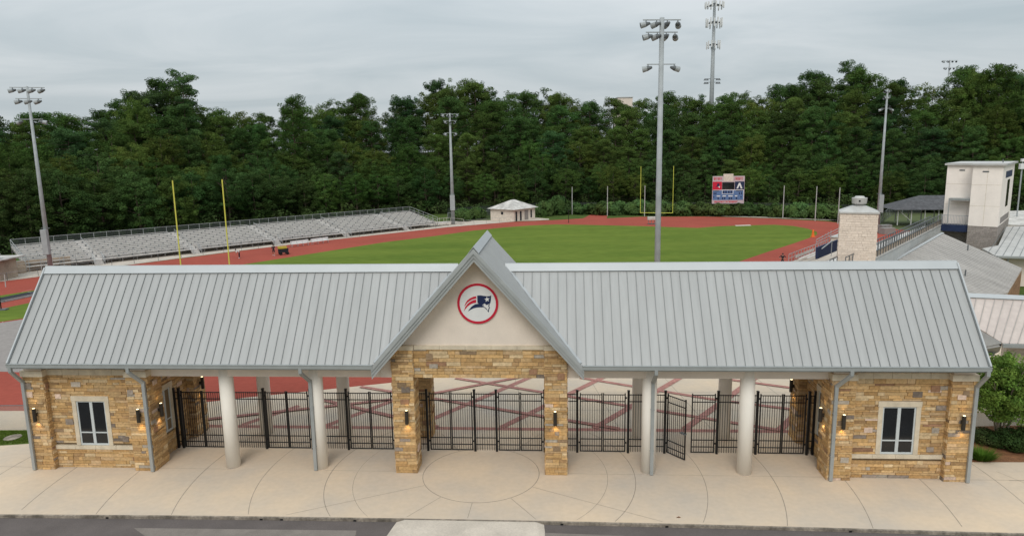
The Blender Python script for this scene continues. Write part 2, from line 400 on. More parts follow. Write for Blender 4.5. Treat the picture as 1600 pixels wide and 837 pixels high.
# running track
def arcpts(r, t0, t1, n):      # around the near turn centre, angle 0 along +b, 180 along -b, through -s
    return [A(SC-r*math.sin(R_(t0+(t1-t0)*i/n)), BC+r*math.cos(R_(t0+(t1-t0)*i/n))) for i in range(n+1)]
outer_far = [gp(x, y) for x, y in [(700, 354.5), (760, 349.5), (800, 346.5), (870, 343.5), (911, 341), (925, 334), (950, 334.5), (948, 341), (1000, 338.5), (1100, 338), (1200, 341), (1290, 345.5), (1330, 350), (1420, 360)]]
tr = outer_far + [A(110, BC+RO+12), A(104, BC+RO)] + arcpts(RO, 0, 180, 40) + [A(60, BC-RO), A(100, BC-RO)]
sheet('running_track', tr, -.014, MT['track'])
grass_far = [gp(x, y) for x, y in [(380, 413), (600, 378.3), (680, 368.5), (740, 360), (790, 355), (830, 352), (870, 350.5), (905, 351), (1000, 353), (1090, 356), (1120, 353.5), (1160, 352), (1210, 351), (1240, 353), (1262, 357), (1276, 362), (1277, 365.5), (1272, 369), (1240, 380), (1200, 393), (1150, 410)]]
sheet('infield_grass', grass_far + [A(58, BC+RI), A(44, BC+RI), A(44, BC-RI+2)], -.009, MT['grass'])
sheet('sprint_straight', [A(-12, -104.2), A(60, -104.2), A(60, -91.9), A(-12, -91.9)], -.012, MT['track'])
sheet('near_turn', [gp(x, y) for x, y in ((-220, 560), (-150, 575), (0, 578), (60, 580), (200, 568), (330, 575), (620, 570), (690, 586), (611, 598), (500, 611), (380, 623), (330, 629), (210, 638), (100, 643), (0, 643), (-220, 643))], -.007, MT['track'])
far_strip = [gp(x, y) for x, y in [(948, 340.3), (1000, 337.5), (1005, 334), (948, 334.8)]]
# left-hand part of the near end: grass, runway, grey paving
def strip(name, top, bot, z, m): return sheet(name, [gp(x, y) for x, y in top] + [gp(x, y) for x, y in bot[::-1]], z, m)
strip('grey_paving', [(-150, 524), (0, 504), (60, 495), (200, 480), (420, 455)], [(-150, 578), (0, 580), (60, 582), (200, 570), (420, 548)], -.002, MT['paver'])
strip('runway', [(-150, 503), (0, 473), (60, 461), (200, 433)], [(-150, 514), (0, 482.5), (60, 470), (200, 441)], -.004, MT['track'])
strip('near_grass', [(-150, 514), (0, 482.5), (60, 470), (200, 441)], [(-150, 524), (0, 502.5), (60, 493.5), (200, 478)], .001, MT['grass'])
strip('grass_verge', [(-150, 481), (0, 461.5), (55, 453), (200, 432)], [(-150, 486), (0, 468), (55, 461), (200, 439)], -.004, MT['grass'])
mb = MB()
for k in range(0, 5):
    r = 33.6+1.55*k
    for i in range(60):
        t0 = 30+110*i/60; t1 = 30+110*(i+1)/60
        q = [A(SC-rr*math.sin(R_(t)), BC+rr*math.cos(R_(t)), -.0095) for rr, t in ((r-.04, t0), (r+.04, t0), (r+.04, t1), (r-.04, t1))]
        mb.poly(q)
struct('lane_lines', mb, MT['line'])

# concrete walk in front of the visitors' bleachers
strip('bleacher_walk', [(-60, 446), (0, 436), (40, 418), (60, 411.5), (200, 396), (350, 385), (500, 365), (640, 349), (700, 345.5), (760, 344), (800, 343)],
      [(-60, 447.5), (0, 440), (65, 431.5), (130, 422.5), (210, 412.5), (350, 394.5), (500, 376.5), (700, 354.8), (760, 349.8), (800, 346.5), (806, 345.8)][:11], .010, MT['gravel'])
strip('hut_apron', [(800, 342), (836, 340), (858, 342)], [(800, 346), (836, 344.6), (858, 343.3)], .014, MT['gravel'])
strip('field_end_kerb', [(950, 334), (1000, 334.5), (1100, 336), (1200, 339), (1290, 342.8), (1330, 344)], [(950, 335), (1000, 335.8), (1100, 337.3), (1200, 340.5), (1290, 343.8), (1330, 345)], .014, MT['gravel'])
strip('discus_pad', [(1148, 351.8), (1172, 351)], [(1150, 353.3), (1174, 352.6)], .014, MT['gravel'])

# wooded hillside behind
def front(x):   # forest edge polyline: pixel column -> point
    pts = [(-110, 60), (-100, 85), (-84, 108), (-66, 130), (-48, 150), (-26, 170), (0, 177), (30, 174), (62, 168), (92, 158), (122, 146), (160, 120), (200, 90)]
    return pts
FR = [Vector((a_, b_, 0)) for a_, b_ in front(0)]
def nrm(i):
    a_ = FR[max(0, i-1)]; b_ = FR[min(len(FR)-1, i+1)]; d = (b_-a_).normalized(); return Vector((-d.y, d.x, 0))
mb = MB(); hz = [(0, -.04), (5, .3), (56, 8.0), (140, 9.0), (500, 16)]
grid = [[FR[i]+nrm(i)*d_+Vector((0, 0, z_)) for d_, z_ in hz] for i in range(len(FR))]
for i in range(len(FR)-1):
    for j in range(len(hz)-1): mb.poly([grid[i][j], grid[i+1][j], grid[i+1][j+1], grid[i][j+1]])
struct('wooded_hill', mb, MT['forestfloor'])
def hill(d_):
    for (d0, z0), (d1, z1) in zip(hz[:-1], hz[1:]):
        if d_ <= d1: return z0+(z1-z0)*(d_-d0)/(d1-d0)
    return 16
# planting beds beside the building
sheet('lawn', [gp(x, y) for x, y in ((-250, 672), (47, 671.5), (56, 692), (20, 694.5), (-250, 712))], .006, MT['lawn'])
sheet('planting_bed', [gp(x, y) for x, y in ((1500, 667), (1550, 665), (1700, 663), (1800, 722), (1519, 721.5))], .006, MT['mulch'])

# ================================================================== ENTRANCE BUILDING
EB = thing('entrance_building', 'long stone and cream gatehouse with grey seamed roof and central gable', 'building', O, ANG)
STONE_COL = [(.49, .31, .135), (.53, .355, .175), (.42, .255, .11), (.51, .35, .195), (.57, .425, .25), (.455, .285, .13), (.53, .335, .15), (.36, .225, .11), (.48, .32, .16)]  # golden and tan colours of the stones themselves
ODD = [(.20, .16, .13), (.28, .23, .19), (.56, .42, .33), (.30, .17, .10), (.38, .33, .27), (.26, .18, .11)]
def shade(c):
    k = random.uniform(.8, 1.2); return tuple(x*k for x in c)
def stonecol(odd=.06):
    c = random.choice(ODD if random.random() < odd else STONE_COL); k = random.uniform(.82, 1.15)
    return tuple(min(1, x*k) for x in c)
def veneer(mb, p0, d, L_, z0, z1, n, holes=(), colf=stonecol, hh=(.085, .19), ll=(.28, 1.05), prot=.035, gap=.014):
    """ledge stones laid along d from p0 over length L_, facing n"""
    p0 = Vector((*p0, 0)); d = Vector((*d, 0)); n = Vector((*n, 0)); z = z0
    while z < z1-.01:
        h = min(random.uniform(*hh), z1-z)
        if z1-z-h < .06: h = z1-z
        x = -random.uniform(0, .3)
        while x < L_:
            l = random.uniform(*ll)*(0.6 if random.random() < .3 else 1); a = max(0, x); b = min(L_, x+l)
            if L_-b < .12: b = L_
            x = x+l if b < L_ else L_+1
            if b-a < .03: continue
            for k in (((a, b),)):
                segs = [(k[0], k[1])]
                for (h0, h1, g0, g1) in holes:
                    if z+h > g0+.02 and z < g1-.02:
                        ns = []
                        for s0, s1 in segs:
                            if s1 <= h0 or s0 >= h1: ns.append((s0, s1))
                            else:
                                if s0 < h0-.02: ns.append((s0, h0))
                                if s1 > h1+.02: ns.append((h1, s1))
                        segs = ns
                for s0, s1 in segs:
                    pr_ = random.uniform(0, prot); g_ = gap/2
                    base = [p0+d*(s0+g_)+Vector((0, 0, z+g_)), p0+d*(s1-g_)+Vector((0, 0, z+g_)), p0+d*(s1-g_)+Vector((0, 0, z+h-g_)), p0+d*(s0+g_)+Vector((0, 0, z+h-g_))]
                    j = lambda: random.uniform(-.006, .006)
                    fr_ = [q+n*(pr_+.02+j())+Vector((0, 0, 0)) for q in base]
                    bk = [q-n*.02 for q in base]
                    vs = bk+fr_
                    mb.add(vs, [(4, 5, 6, 7), (0, 1, 5, 4), (1, 2, 6, 5), (2, 3, 7, 6), (3, 0, 4, 7)], colf())
        z += h
    if colf is not stonecol: return
    for _ in range(int(L_*(z1-z0)/2.6+random.random())):      # taller rough blocks set among the courses
        w_, h_ = random.uniform(.26, .48), random.uniform(.20, .30); x = random.uniform(.03, max(.04, L_-w_-.03)); z = random.uniform(z0+.05, z1-h_-.05)
        if any(x+w_ > a-.05 and x < b+.05 and z+h_ > c-.05 and z < e_+.05 for a, b, c, e_ in holes): continue
        q = [p0+d*x+Vector((0, 0, z)), p0+d*(x+w_)+Vector((0, 0, z)), p0+d*(x+w_)+Vector((0, 0, z+h_)), p0+d*x+Vector((0, 0, z+h_))]
        mb.add(q+[k+n*random.uniform(.062, .078) for k in q], [(4, 5, 6, 7), (0, 1, 5, 4), (1, 2, 6, 5), (2, 3, 7, 6), (3, 0, 4, 7)], shade(random.choice(ODD)))
def stonebox(mb, mm, u0, u1, v0, v1, z0, z1, sides='flrb', holes={}, **kw):
    """mortar core with stones on the chosen faces"""
    mm.box(u0, u1, v0, v1, z0, z1)
    if 'f' in sides: veneer(mb, (u0-.015, v0), (1, 0), u1-u0+.03, z0, z1, (0, -1), holes.get('f', ()), **kw)
    if 'b' in sides: veneer(mb, (u0-.015, v1), (1, 0), u1-u0+.03, z0, z1, (0, 1), holes.get('b', ()), **kw)
    if 'r' in sides: veneer(mb, (u1, v0-.015), (0, 1), v1-v0+.03, z0, z1, (1, 0), holes.get('r', ()), **kw)
    if 'l' in sides: veneer(mb, (u0, v0-.015), (0, 1), v1-v0+.03, z0, z1, (-1, 0), holes.get('l', ()), **kw)

def window(parent, c, z0, z1, hw, axis, sgn):
    """two-light casement; c = centre on the wall face, axis 'u' or 'v' is the width direction, sgn the facing"""
    wroot = None
    def bx(mb, a0, a1, d0, d1, zz0, zz1):
        if axis == 'u': mb.box(c[0]+a0, c[0]+a1, min(c[1]-sgn*d0, c[1]-sgn*d1), max(c[1]-sgn*d0, c[1]-sgn*d1), zz0, zz1)
        else: mb.box(min(c[0]+sgn*d0, c[0]+sgn*d1), max(c[0]+sgn*d0, c[0]+sgn*d1), c[1]+a0, c[1]+a1, zz0, zz1)
    T = .20
    mb = MB()
    bx(mb, -hw, -hw+T, -.05, .07, z0, z1-T); bx(mb, hw-T, hw, -.05, .07, z0, z1-T); bx(mb, -hw-.02, hw+.02, -.05, .085, z1-T, z1+.05)
    wr = mb.build('window', MT['caststone'], parent)
    mb = MB(); a_ = hw-T; f_ = .07
    bx(mb, -a_, -a_+f_, -.05, .03, z0, z1-T); bx(mb, a_-f_, a_, -.05, .03, z0, z1-T)
    bx(mb, -a_+f_, a_-f_, -.05, .03, z0, z0+.09); bx(mb, -a_+f_, a_-f_, -.05, .03, z1-T-f_, z1-T)
    bx(mb, -.07, .07, -.05, .035, z0+.09, z1-T-f_)
    zt = z0+.62
    bx(mb, -a_+f_, -.07, -.05, .022, zt, zt+.06); bx(mb, .07, a_-f_, -.05, .022, zt, zt+.06)
    mb.build('frame', MT['winframe'], wr)
    for s_ in (-1, 1):
        mb = MB(); lo, hi = sorted((s_*.07, s_*(a_-f_)))
        bx(mb, lo, hi, -.012, -.002, z0+.09, zt); bx(mb, lo, hi, -.012, -.002, zt+.06, z1-T-f_)
        mb.build('pane', MT['glass'], wr)
    return wr
def wall_light(parent, u, v, nx, ny, z=2.55, power=11, up=True):
    mb = MB(); cx2, cy2 = u+nx*.17, v+ny*.17
    mb.tube((cx2, cy2, z), (cx2, cy2, z+.66), .085, n=14)
    mb.box(min(u, cx2)-.03*abs(ny)-.0, max(u, cx2)+.03*abs(ny), min(v, cy2)-.03*abs(nx), max(v, cy2)+.03*abs(nx), z+.24, z+.40)
    l = mb.build('wall_light', MT['bronze'], parent)
    mb = MB(); mb.tube((cx2, cy2, z+.662), (cx2, cy2, z+.668), .06, n=12); mb.tube((cx2, cy2, z-.008), (cx2, cy2, z-.002), .06, n=12); mb.build('bulb', MT['lamp'], l)
    for d_, zz_, pw in ((-1, z-.05, power), (1, z+.72, power*.25)):
        ld = bpy.data.lights.new('lamp_beam', 'SPOT'); ld.energy = pw; ld.color = (1, .68, .30); ld.spot_size = R_(95); ld.spot_blend = .9; ld.shadow_soft_size = .04
        lo_ = bpy.data.objects.new('lamp_beam', ld); COL.objects.link(lo_); lo_.parent = l
        lo_.location = (cx2-nx*.03, cy2-ny*.03, zz_)
        lo_.rotation_euler = Vector((nx*.25, ny*.25, -d_)).to_track_quat('Z', 'Y').to_euler()
    return l

ZS = 4.75
for sg in (-1, 1):
    uo, ui = sorted((sg*22.05, sg*15.9)); oc = (lambda a, b: (min(sg*a, sg*b), max(sg*a, sg*b)))
    st = MB(); mo = MB()
    # corner pilasters (front and rear)
    for a_, b_ in ((21.05, 22.05), (15.9, 16.9)):
        u0, u1 = oc(a_, b_)
        stonebox(st, mo, u0, u1, -.17, .95, 0, ZS, 'flr'); stonebox(st, mo, u0, u1, 3.85, 4.93, 0, ZS, 'flrb')
    # front wall between them
    u0, u1 = oc(16.9, 21.05); L_ = u1-u0; wc = sg*19.0
    hole = [(wc-.88-u0, wc+.88-u0, 1.16, 3.64), (-1, 9, .96, 1.17)]
    mo.box(u0, u1, .14, .55, 0, ZS); veneer(st, (u0, .12), (1, 0), L_, 0, ZS, (0, -1), hole)
    mo.box(u0, u1, 4.5, 4.75, 0, ZS)
    # inner side wall
    su = sg*16.3; inn = -sg
    mo.box(min(su, su-inn*.3), max(su, su-inn*.3), .95, 3.85, 0, ZS)
    veneer(st, (su, .95), (0, 1), 2.9, 0, ZS, (inn, 0), [(.10, 1.40, 1.16, 3.64)])
    su2 = sg*21.7
    mo.box(min(su2, su2-sg*.3), max(su2, su2-sg*.3), .95, 3.85, 0, ZS)
    veneer(st, (su2, .95), (0, 1), 2.9, 0, ZS, (sg, 0))
    st.build('stone_wall', MT['stone'], EB); mo.build('mortar_core', MT['mortar'], EB)
    # cast stone bands and caps, block by block
    mb = MB()
    n_ = 5
    for i in range(n_):
        a_ = u0+L_*i/n_; b_ = u0+L_*(i+1)/n_
        mb.box(a_+.006, b_-.006, .05, .4, ZS+.002, ZS+.27)
    sb_ = MB()
    for i in range(4):
        a_ = u0+L_*i/4; b_ = u0+L_*(i+1)/4; sb_.box(a_+.006, b_-.006, .03, .3, .97, 1.16)
    sb_.build('sill_band', MT['caststone'], EB)
    for a_, b_ in ((21.05, 22.05), (15.9, 16.9)):
        p0, p1 = oc(a_, b_)
        for v0, v1 in ((-.26, 1.0), (3.8, 5.0)): MB().box(p0-.06, p1+.06, v0, v1, ZS+.001, ZS+.29).build('pilaster_cap', MT['caststone'], EB)
    s0, s1 = sorted((su+inn*.05, su-inn*.3)); MB().box(s0, s1, 1.0, 3.8, ZS+.002, ZS+.27).build('cast_stone_trim', MT['caststone'], EB)
    mb.build('cast_stone_trim', MT['caststone'], EB)
    mb = MB()
    for a_, b_ in ((21.1, 22.0), (15.95, 16.85)):
        p0, p1 = oc(a_, b_); mb.box(p0, p1, -.14, .9, ZS+.29, 5.45); mb.box(p0, p1, 3.9, 4.9, ZS+.29, 5.45)
    mb.box(u0-.05 if sg > 0 else u0, u1+.05, .16, .5, ZS+.27, 5.45); mb.box(min(su, su-inn*.25), max(su, su-inn*.25), .9, 3.9, ZS+.27, 5.45)
    mb.box(min(su2, su2-sg*.25), max(su2, su2-sg*.25), .9, 3.9, ZS, 5.45)
    mb.build('frieze', MT['stucco'], EB)
    window(EB, (wc, .12), 1.17, 3.64, .93, 'u', 1)
    window(EB, (su, 1.70), 1.17, 3.64, .72, 'v', inn)
# lights on the walls
for u in (-21.55, -16.35, 16.4, 21.55): wall_light(EB, u, -.21, 0, -1)
for sg in (-1, 1):
    wall_light(EB, sg*15.86, .45, -sg, 0)
    wall_light(EB, sg*15.86, 4.4, -sg, 0)
    wall_light(EB, sg*3.40 if sg < 0 else 3.52, -.10, 0, -1)
# central portal piers and lintel
st = MB(); mo = MB()
for sg in (-1, 1):
    u0, u1 = sorted((sg*3.07, sg*4.05))
    stonebox(st, mo, u0, u1, -.05, .95, 0, 6.06, 'flr'); stonebox(st, mo, u0, u1, 4.0, 4.9, 0, 4.7, 'flrb')
    st2 = (u0, u1)
mo.box(-3.07, 3.07, .10, .8, 4.70, 6.06); veneer(st, (-3.07, .08), (1, 0), 6.14, 4.70, 6.06, (0, -1))
st.build('stone_portal', MT['stone'], EB); mo.build('mortar_core', MT['mortar'], EB)
mb = MB()
for i in range(5): a_ = -3.0+6.0*i/5; mb.box(a_+.006, a_+1.2-.006, -.0, .5, 6.07, 6.25)
mb.build('portal_cap', MT['caststone'], EB)
for sg in (-1, 1): u0, u1 = sorted((sg*3.01, sg*4.12)); MB().box(u0, u1, -.12, .6, 6.068, 6.27).build('pier_cap', MT['caststone'], EB)
mb = MB(); mb.box(-4.0, 4.0, 4.1, 4.8, 4.71, 6.2); mb.build('rear_lintel', MT['stucco'], EB)
# columns
for v in (.45, 4.42):
    for u in (-12.3, -7.9, 7.9, 12.35):
        mb = MB(); mb.tube((u, v, .0), (u, v, 5.44), .335, n=32); o = mb.build('column', MT['column'], EB, True)
        for p in o.data.polygons: p.use_smooth = len(p.vertices) == 4
# beams
mb = MB()
for sg in (-1, 1):
    u0, u1 = sorted((sg*4.64, sg*15.93))
    MB().box(u0, u1, .20, .62, 4.67, 5.45).build('beam', MT['stucco'], EB); MB().box(u0, u1, 4.2, 4.62, 4.67, 5.45).build('beam', MT['stucco'], EB)
mb = MB()
for sg in (-1, 1):
    u0, u1 = sorted((sg*4.6, sg*22.1)); mb.box(u0, u1, -.73, 5.49, 5.45, 5.50)
mb.box(-4.6, 4.6, .65, 4.9, 4.95, 5.05)
mb.build('soffit', MT['stucco'], EB)
# tympanum
mb = MB(); sl_ = (10.17-6.27)/3.92
for v0, th in ((.12, .4), (4.4, .4)):
    pts = [(-5.6, v0, 4.72), (5.6, v0, 4.72), (5.6, v0, 4.9), (0, v0, 10.45), (-5.6, v0, 4.9)]
    pts = [(-4.62, v0, 4.70 if v0 > 1 else 4.69), (4.62, v0, 4.70 if v0 > 1 else 4.69), (4.62, v0, 5.6), (0, v0, 10.42), (-4.62, v0, 5.6)]
    mb.prism(pts, (0, th, 0))
ty = mb.build('gable_wall', MT['stucco'], EB)
mb = MB()
mb.box(-4.3, 4.3, .113, .125, 6.60, 6.604)
# roof planes
def slab(mb, a, b, c, d, th):
    n_ = (Vector(b)-Vector(a)).cross(Vector(d)-Vector(a)).normalized()*th
    mb.prism([a, b, c, d], n_ if n_.z < 0 else -n_)
VE, ZE, VR, ZR, UH = -.75, 5.58, 2.38, 9.58, 22.15
VE2 = 2*VR-VE
mb = MB()
for sg in (-1, 1):
    slab(mb, (sg*.02, VE, ZE), (sg*UH, VE, ZE), (sg*UH, VR, ZR), (sg*.02, VR, ZR), .1)
    slab(mb, (sg*.02, VE2, ZE), (sg*UH, VE2, ZE), (sg*UH, VR, ZR), (sg*.02, VR, ZR), .1)
GA, GW, GB = 10.84, 4.72, 5.55
# cut away the main roof where it would show in the gable mouth: keep main planes outside the gable only
mb = MB()
def gz(u): return GA-(GA-GB)/GW*abs(u)
def uval(z): return max(0, (GA-z)/(GA-GB)*GW)
for sg in (-1, 1):
    for v_, in ((VE,), (VE2,)):
        ue = uval(ZE)-.12; ur = uval(ZR)-.12
        slab(mb, (sg*ue, v_, ZE), (sg*UH, v_, ZE), (sg*UH, VR, ZR), (sg*ur, VR, ZR), .1)
mainroof = mb.build('main_roof', MT['roof'], EB)
mb = MB(); k = 0; sp = 44.3/108
slope = (ZR-ZE)/(VR-VE); nv = Vector((0, -slope, 1)).normalized()
for i in range(0, 109):
    u = -UH+.02+i*(2*UH-.04)/108
    # start of seam where the plane leaves the gable roof
    for v_, s_ in ((VE, 1), (VE2, -1)):
        zlo = ZE
        if abs(u) < uval(ZE):
            if gz(u) > ZR: continue
            zlo = gz(u)
        vl = v_+s_*(zlo-ZE)/slope
        n3 = Vector((0, -slope*s_, 1)).normalized()*.02
        mb.bar(Vector((u, vl, zlo))+n3, Vector((u, VR, ZR))+n3, .022, .035, up=(0, -slope*s_, 1))
mb.build('roof_seams', MT['seam'], mainroof)
mb = MB()
for sg in (-1, 1):
    u0 = sg*(uval(ZR)+.02); u1 = sg*(UH+.03)
    for s_ in (-1, 1):
        a_ = (u0, VR, ZR+.13); b_ = (u1, VR, ZR+.13); c_ = (u1, VR+s_*.27, ZR-.27*slope+.12); d_ = (u0, VR+s_*.27, ZR-.27*slope+.12)
        slab(mb, a_, b_, c_, d_, .025)
mb.build('ridge_cap', MT['ridge'], EB)
mb = MB()   # rake trim at both ends
for sg in (-1, 1):
    mb = MB()
    for v_ in (VE, VE2):
        mb.bar((sg*(UH+.03), v_, ZE-.03), (sg*(UH+.03), VR, ZR-.03), .07, .26)
    mb.build('rake_trim', MT['ridge'], EB)
mb = MB()
for sg in (-1, 1):
    pts = [(sg*21.6, -.1, 5.5), (sg*21.6, 4.86, 5.5), (sg*21.6, VR, ZR-.2)]; MB().prism(pts, (sg*.2, 0, 0)).build('end_gable', MT['stucco'], EB)
mb = MB()   # gutters
for sg in (-1, 1):
    u0, u1 = sorted((sg*4.75, sg*(UH+.06)))
    for v0, v1 in ((VE-.13, VE), (VE2, VE2+.13)):
        mb = MB(); mb.box(u0, u1, v0, v1, 5.40, 5.56); mb.box(u0, u1, v0-.02 if v0 < 0 else v0, v1 if v0 < 0 else v1+.02, 5.56, 5.585)
        if v0 < 0: mb.box(u0, u1, VE-.03, VE+.02, 5.33, 5.40)
        mb.build('gutter', MT['gutter'], EB)
# gable roof
mb = MB()
for sg in (-1, 1):
    slab(mb, (0, VE+.02, GA), (sg*GW, VE+.02, GB), (sg*GW, 5.5, GB), (0, 5.5, GA), .12)
gr = mb.build('gable_roof', MT['roof'], EB)
gs = (GA-GB)/GW; mb = MB(); v = VE+.12
while v < 5.45:
    for sg in (-1, 1):
        n3 = Vector((sg*gs, 0, 1)).normalized()*.022
        mb.bar(Vector((sg*.15, v, GA-.15*gs))+n3, Vector((sg*GW, v, GB))+n3, .028, .05, up=(sg*gs, 0, 1))
    v += .30
mb.build('roof_seams', MT['ridge'], gr)
mb = MB()
for sg in (-1, 1): slab(mb, (0, VE-.06, GA+.12), (sg*.24, VE-.06, GA+.10-.24*gs), (sg*.24, 5.55, GA+.10-.24*gs), (0, 5.55, GA+.12), .025)
mb.build('ridge_cap', MT['ridge'], EB)
def rake(mb, v0, v1, t0, t1):
    for sg in (-1, 1):
        uw = GW+.10
        pts = [(0, v0, GA-t0), (sg*uw, v0, GA-t0-uw*gs), (sg*uw, v0, GA-t1-uw*gs), (0, v0, GA-t1)]
        mb.prism(pts, (0, v1-v0, 0))
mb = MB(); rake(mb, VE-.10, VE+.02, -.03, .20); rake(mb, VE-.05, VE+.02, .20, .38); rake(mb, VE-.01, VE+.05, .38, .56); mb.build('rake_fascia', MT['fascia'], EB)
mb = MB(); rake(mb, 5.45, 5.55, -.02, .4); mb.build('rake_fascia', MT['fascia'], EB)
mb = MB()
for sg in (-1, 1): slab(mb, (0, VE+.05, GA-.50), (sg*(GW-.02), VE+.05, GB-.50+.02), (sg*(GW-.02), .5, GB-.50+.02), (0, .5, GA-.50), .04)
mb.build('gable_soffit', MT['stucco'], EB)
# valley flashing along the meeting of gable and main roof
for sg in (-1, 1):
    mb = MB(); a_ = Vector((sg*(uval(ZE+.06)+.05), VE+.02, ZE+.10)); ur = uval(ZR)
    b_ = Vector((sg*(ur+.05), VR, ZR+.06)); mb.bar(a_, b_, .16, .02, up=(sg*.6, -.6, 1)); mb.build('valley_flashing', MT['ridge'], EB)

# downspouts
def downspout(u, vb, ub=None, vt=-.84):
    ub = u if ub is None else ub
    mb = MB(); r = .15
    mb.bar((u, vt, 5.42), (u, vt, 5.18), r, .11, up=(0, 1, 0)); mb.bar((u, vt, 5.20), (ub, vb, 4.50), r, .11, up=(0, 1, 0)); mb.bar((ub, vb, 4.56), (ub, vb, .03), r, .11, up=(0, 1, 0))
    for z in (1.2, 3.2): mb.box(ub-.09, ub+.09, vb-.06, vb+.12, z, z+.04)
    mb.build('downspout', MT['gutter'], EB)
downspout(-22.05, -.28, -22.0); downspout(-16.3, -.30, -15.98); downspout(-8.1, .05, -8.02, ); downspout(8.0, .05, 8.0); downspout(16.4, -.30, 16.02); downspout(22.08, -.28, 22.02)

# emblem on the gable
EM = thing('emblem_sign', 'round white sign with red rim and navy and red hat profile on the gable', 'sign', W(.03, .075, 8.22), ANG)
mb = MB(); n = 64; mb.prism([(.93*math.cos(2*math.pi*i/n), 0, .93*math.sin(2*math.pi*i/n)) for i in range(n)], (0, .05, 0)); mb.build('disc', MT['white'], EM)
mb = MB()
for i in range(n):
    t0, t1 = 2*math.pi*i/n, 2*math.pi*(i+1)/n
    q = [(r*math.cos(t), -.012, r*math.sin(t)) for r, t in ((.83, t0), (.94, t0), (.94, t1), (.83, t1))]; mb.prism(q, (0, .010, 0))
mb.build('rim', MT['red'], EM)
def em(pts, y=-.010, th=.009): return [((x-557)*.00303, y, -(z-432)*.00303) for x, z in pts]
def empoly(name, pts, m, y=-.010, th=.009):
    P3 = em(pts, y); bm = bmesh.new(); vs = [bm.verts.new(p) for p in P3]; f = bm.faces.new(vs)
    r = bmesh.ops.extrude_face_region(bm, geom=[f]); bmesh.ops.translate(bm, vec=(0, th, 0), verts=[g for g in r['geom'] if isinstance(g, bmesh.types.BMVert)])
    bmesh.ops.triangulate(bm, faces=bm.faces[:]); bmesh.ops.recalc_face_normals(bm, faces=bm.faces[:])
    me = bpy.data.meshes.new(name); bm.to_mesh(me); bm.free(); me.materials.append(m); o = bpy.data.objects.new(name, me); COL.objects.link(o); o.parent = EM
empoly('stripe', [(538, 316), (490, 326), (440, 350), (400, 382), (372, 425), (352, 472), (372, 455), (398, 418), (438, 387), (488, 362), (538, 350)], MT['red'])
empoly('stripe', [(534, 367), (490, 377), (442, 402), (402, 436), (368, 480), (342, 550), (370, 512), (402, 476), (442, 445), (488, 425), (534, 416)], MT['red'])
empoly('hat', [(553, 308), (600, 305), (650, 312), (700, 319), (735, 317), (763, 307), (758, 370), (748, 427), (722, 432), (698, 446), (682, 446), (664, 428), (642, 438), (623, 460), (634, 470), (626, 487), (590, 488), (540, 491), (490, 503), (445, 525), (408, 549), (430, 515), (470, 470), (520, 440), (575, 430), (553, 418)], MT['navy_l'])
empoly('face_outline', [(618, 482), (655, 492), (690, 525), (714, 564), (724, 556), (728, 520), (740, 492), (729, 475), (737, 448), (733, 428), (718, 430), (690, 444), (640, 455)], MT['navy_l'], -.006, .005)
empoly('face', [(640, 474), (664, 484), (695, 515), (711, 546), (716, 515), (727, 490), (716, 472), (724, 446), (719, 436), (702, 452), (682, 452), (668, 443), (655, 450), (650, 462)], MT['white'], -.013, .012)
sp_ = []
for i in range(10):
    r = 44 if i % 2 == 0 else 18; t = math.pi/2+i*math.pi/5+.12; sp_.append((700+r*math.cos(t), 366-r*math.sin(t)))
empoly('star', sp_, MT['white'], -.013, .012)

# ================================================================== FENCE AND GATES (v = 2.45)
VF = 2.45
def pickets(mb, u0, u1, zb, zt, fr, sp=.117):
    n_ = max(1, round((u1-u0)/sp))
    for i in range(1, n_):
        u = u0+(u1-u0)*i/n_; mb.box(u-.011, u+.011, fr-.011, fr+.011, zb, zt)
def post(u, r=.055, h=3.25): return MB().box(u-r, u+r, -r, r, 0, h).box(u-r-.01, u+r+.01, -r-.01, r+.01, h, h+.03)
RZ = (3.05, 2.70, .72, .36)
def fence_panel(u0, u1, pu, label):
    c = (u0+u1)/2; t = thing('metal_fence', label, 'fence', W(c, VF), ANG, 'black picket fence panels between the gates')
    h = (u1-u0)/2; mb = MB(); pickets(mb, -h, h, .06, 3.09, 0)
    mb.build('pickets', MT['black'], t); mb = MB()
    for z in RZ: mb.box(-h, h, -.02, .02, z-.02, z+.02)
    mb.build('rails', MT['black'], t)
    for u in pu: post(u-c).build('post', MT['black'], t)
def leaf_mb(h):
    fr = MB(); fr.box(-.0, .055, -.028, .028, .06, 3.13); fr.box(h-.055, h, -.028, .028, .06, 3.13)
    for z in (*RZ, .08): fr.box(.055, h-.055, -.02, .02, z-.02, z+.02)
    pk = MB(); pickets(pk, .03, h-.03, .08, 3.06, 0); return fr, pk
def gate(u0, u1, label, swing=0., swing2=0.):
    t = thing('double_gate', label, 'gate', W(u0, VF), ANG, 'black double gates in the fence line')
    h = (u1-u0)/2-.012
    for base, rz in (((0, 0, 0), swing), ((u1-u0, 0, 0), math.pi+swing2)):
        fr, pk = leaf_mb(h); l = fr.build('gate_leaf', MT['black'], t); l.location = base; l.rotation_euler = (0, 0, rz)
        pk.build('pickets', MT['black'], l)
        [MB().box(-.06, 0, -.02, .02, z_, z_+.08).build('hinge', MT['black'], l) for z_ in (.5, 2.85)]
        if swing and base[0] == 0: MB().box(h-.3, h+.02, -.06, .06, 1.35, 1.42).build('latch', MT['steel_dk'], l)
fence_panel(-16.25, -15.9, (-16.2, -15.92), 'narrow fence panel against the left stone room')
gate(-15.82, -13.62, 'closed gate pair nearest the left stone room, partly behind a column')
fence_panel(-13.52, -11.45, (-13.52, -11.45), 'fence panel right of the outermost left column')
gate(-11.36, -9.12, 'closed gate pair between the two left columns')
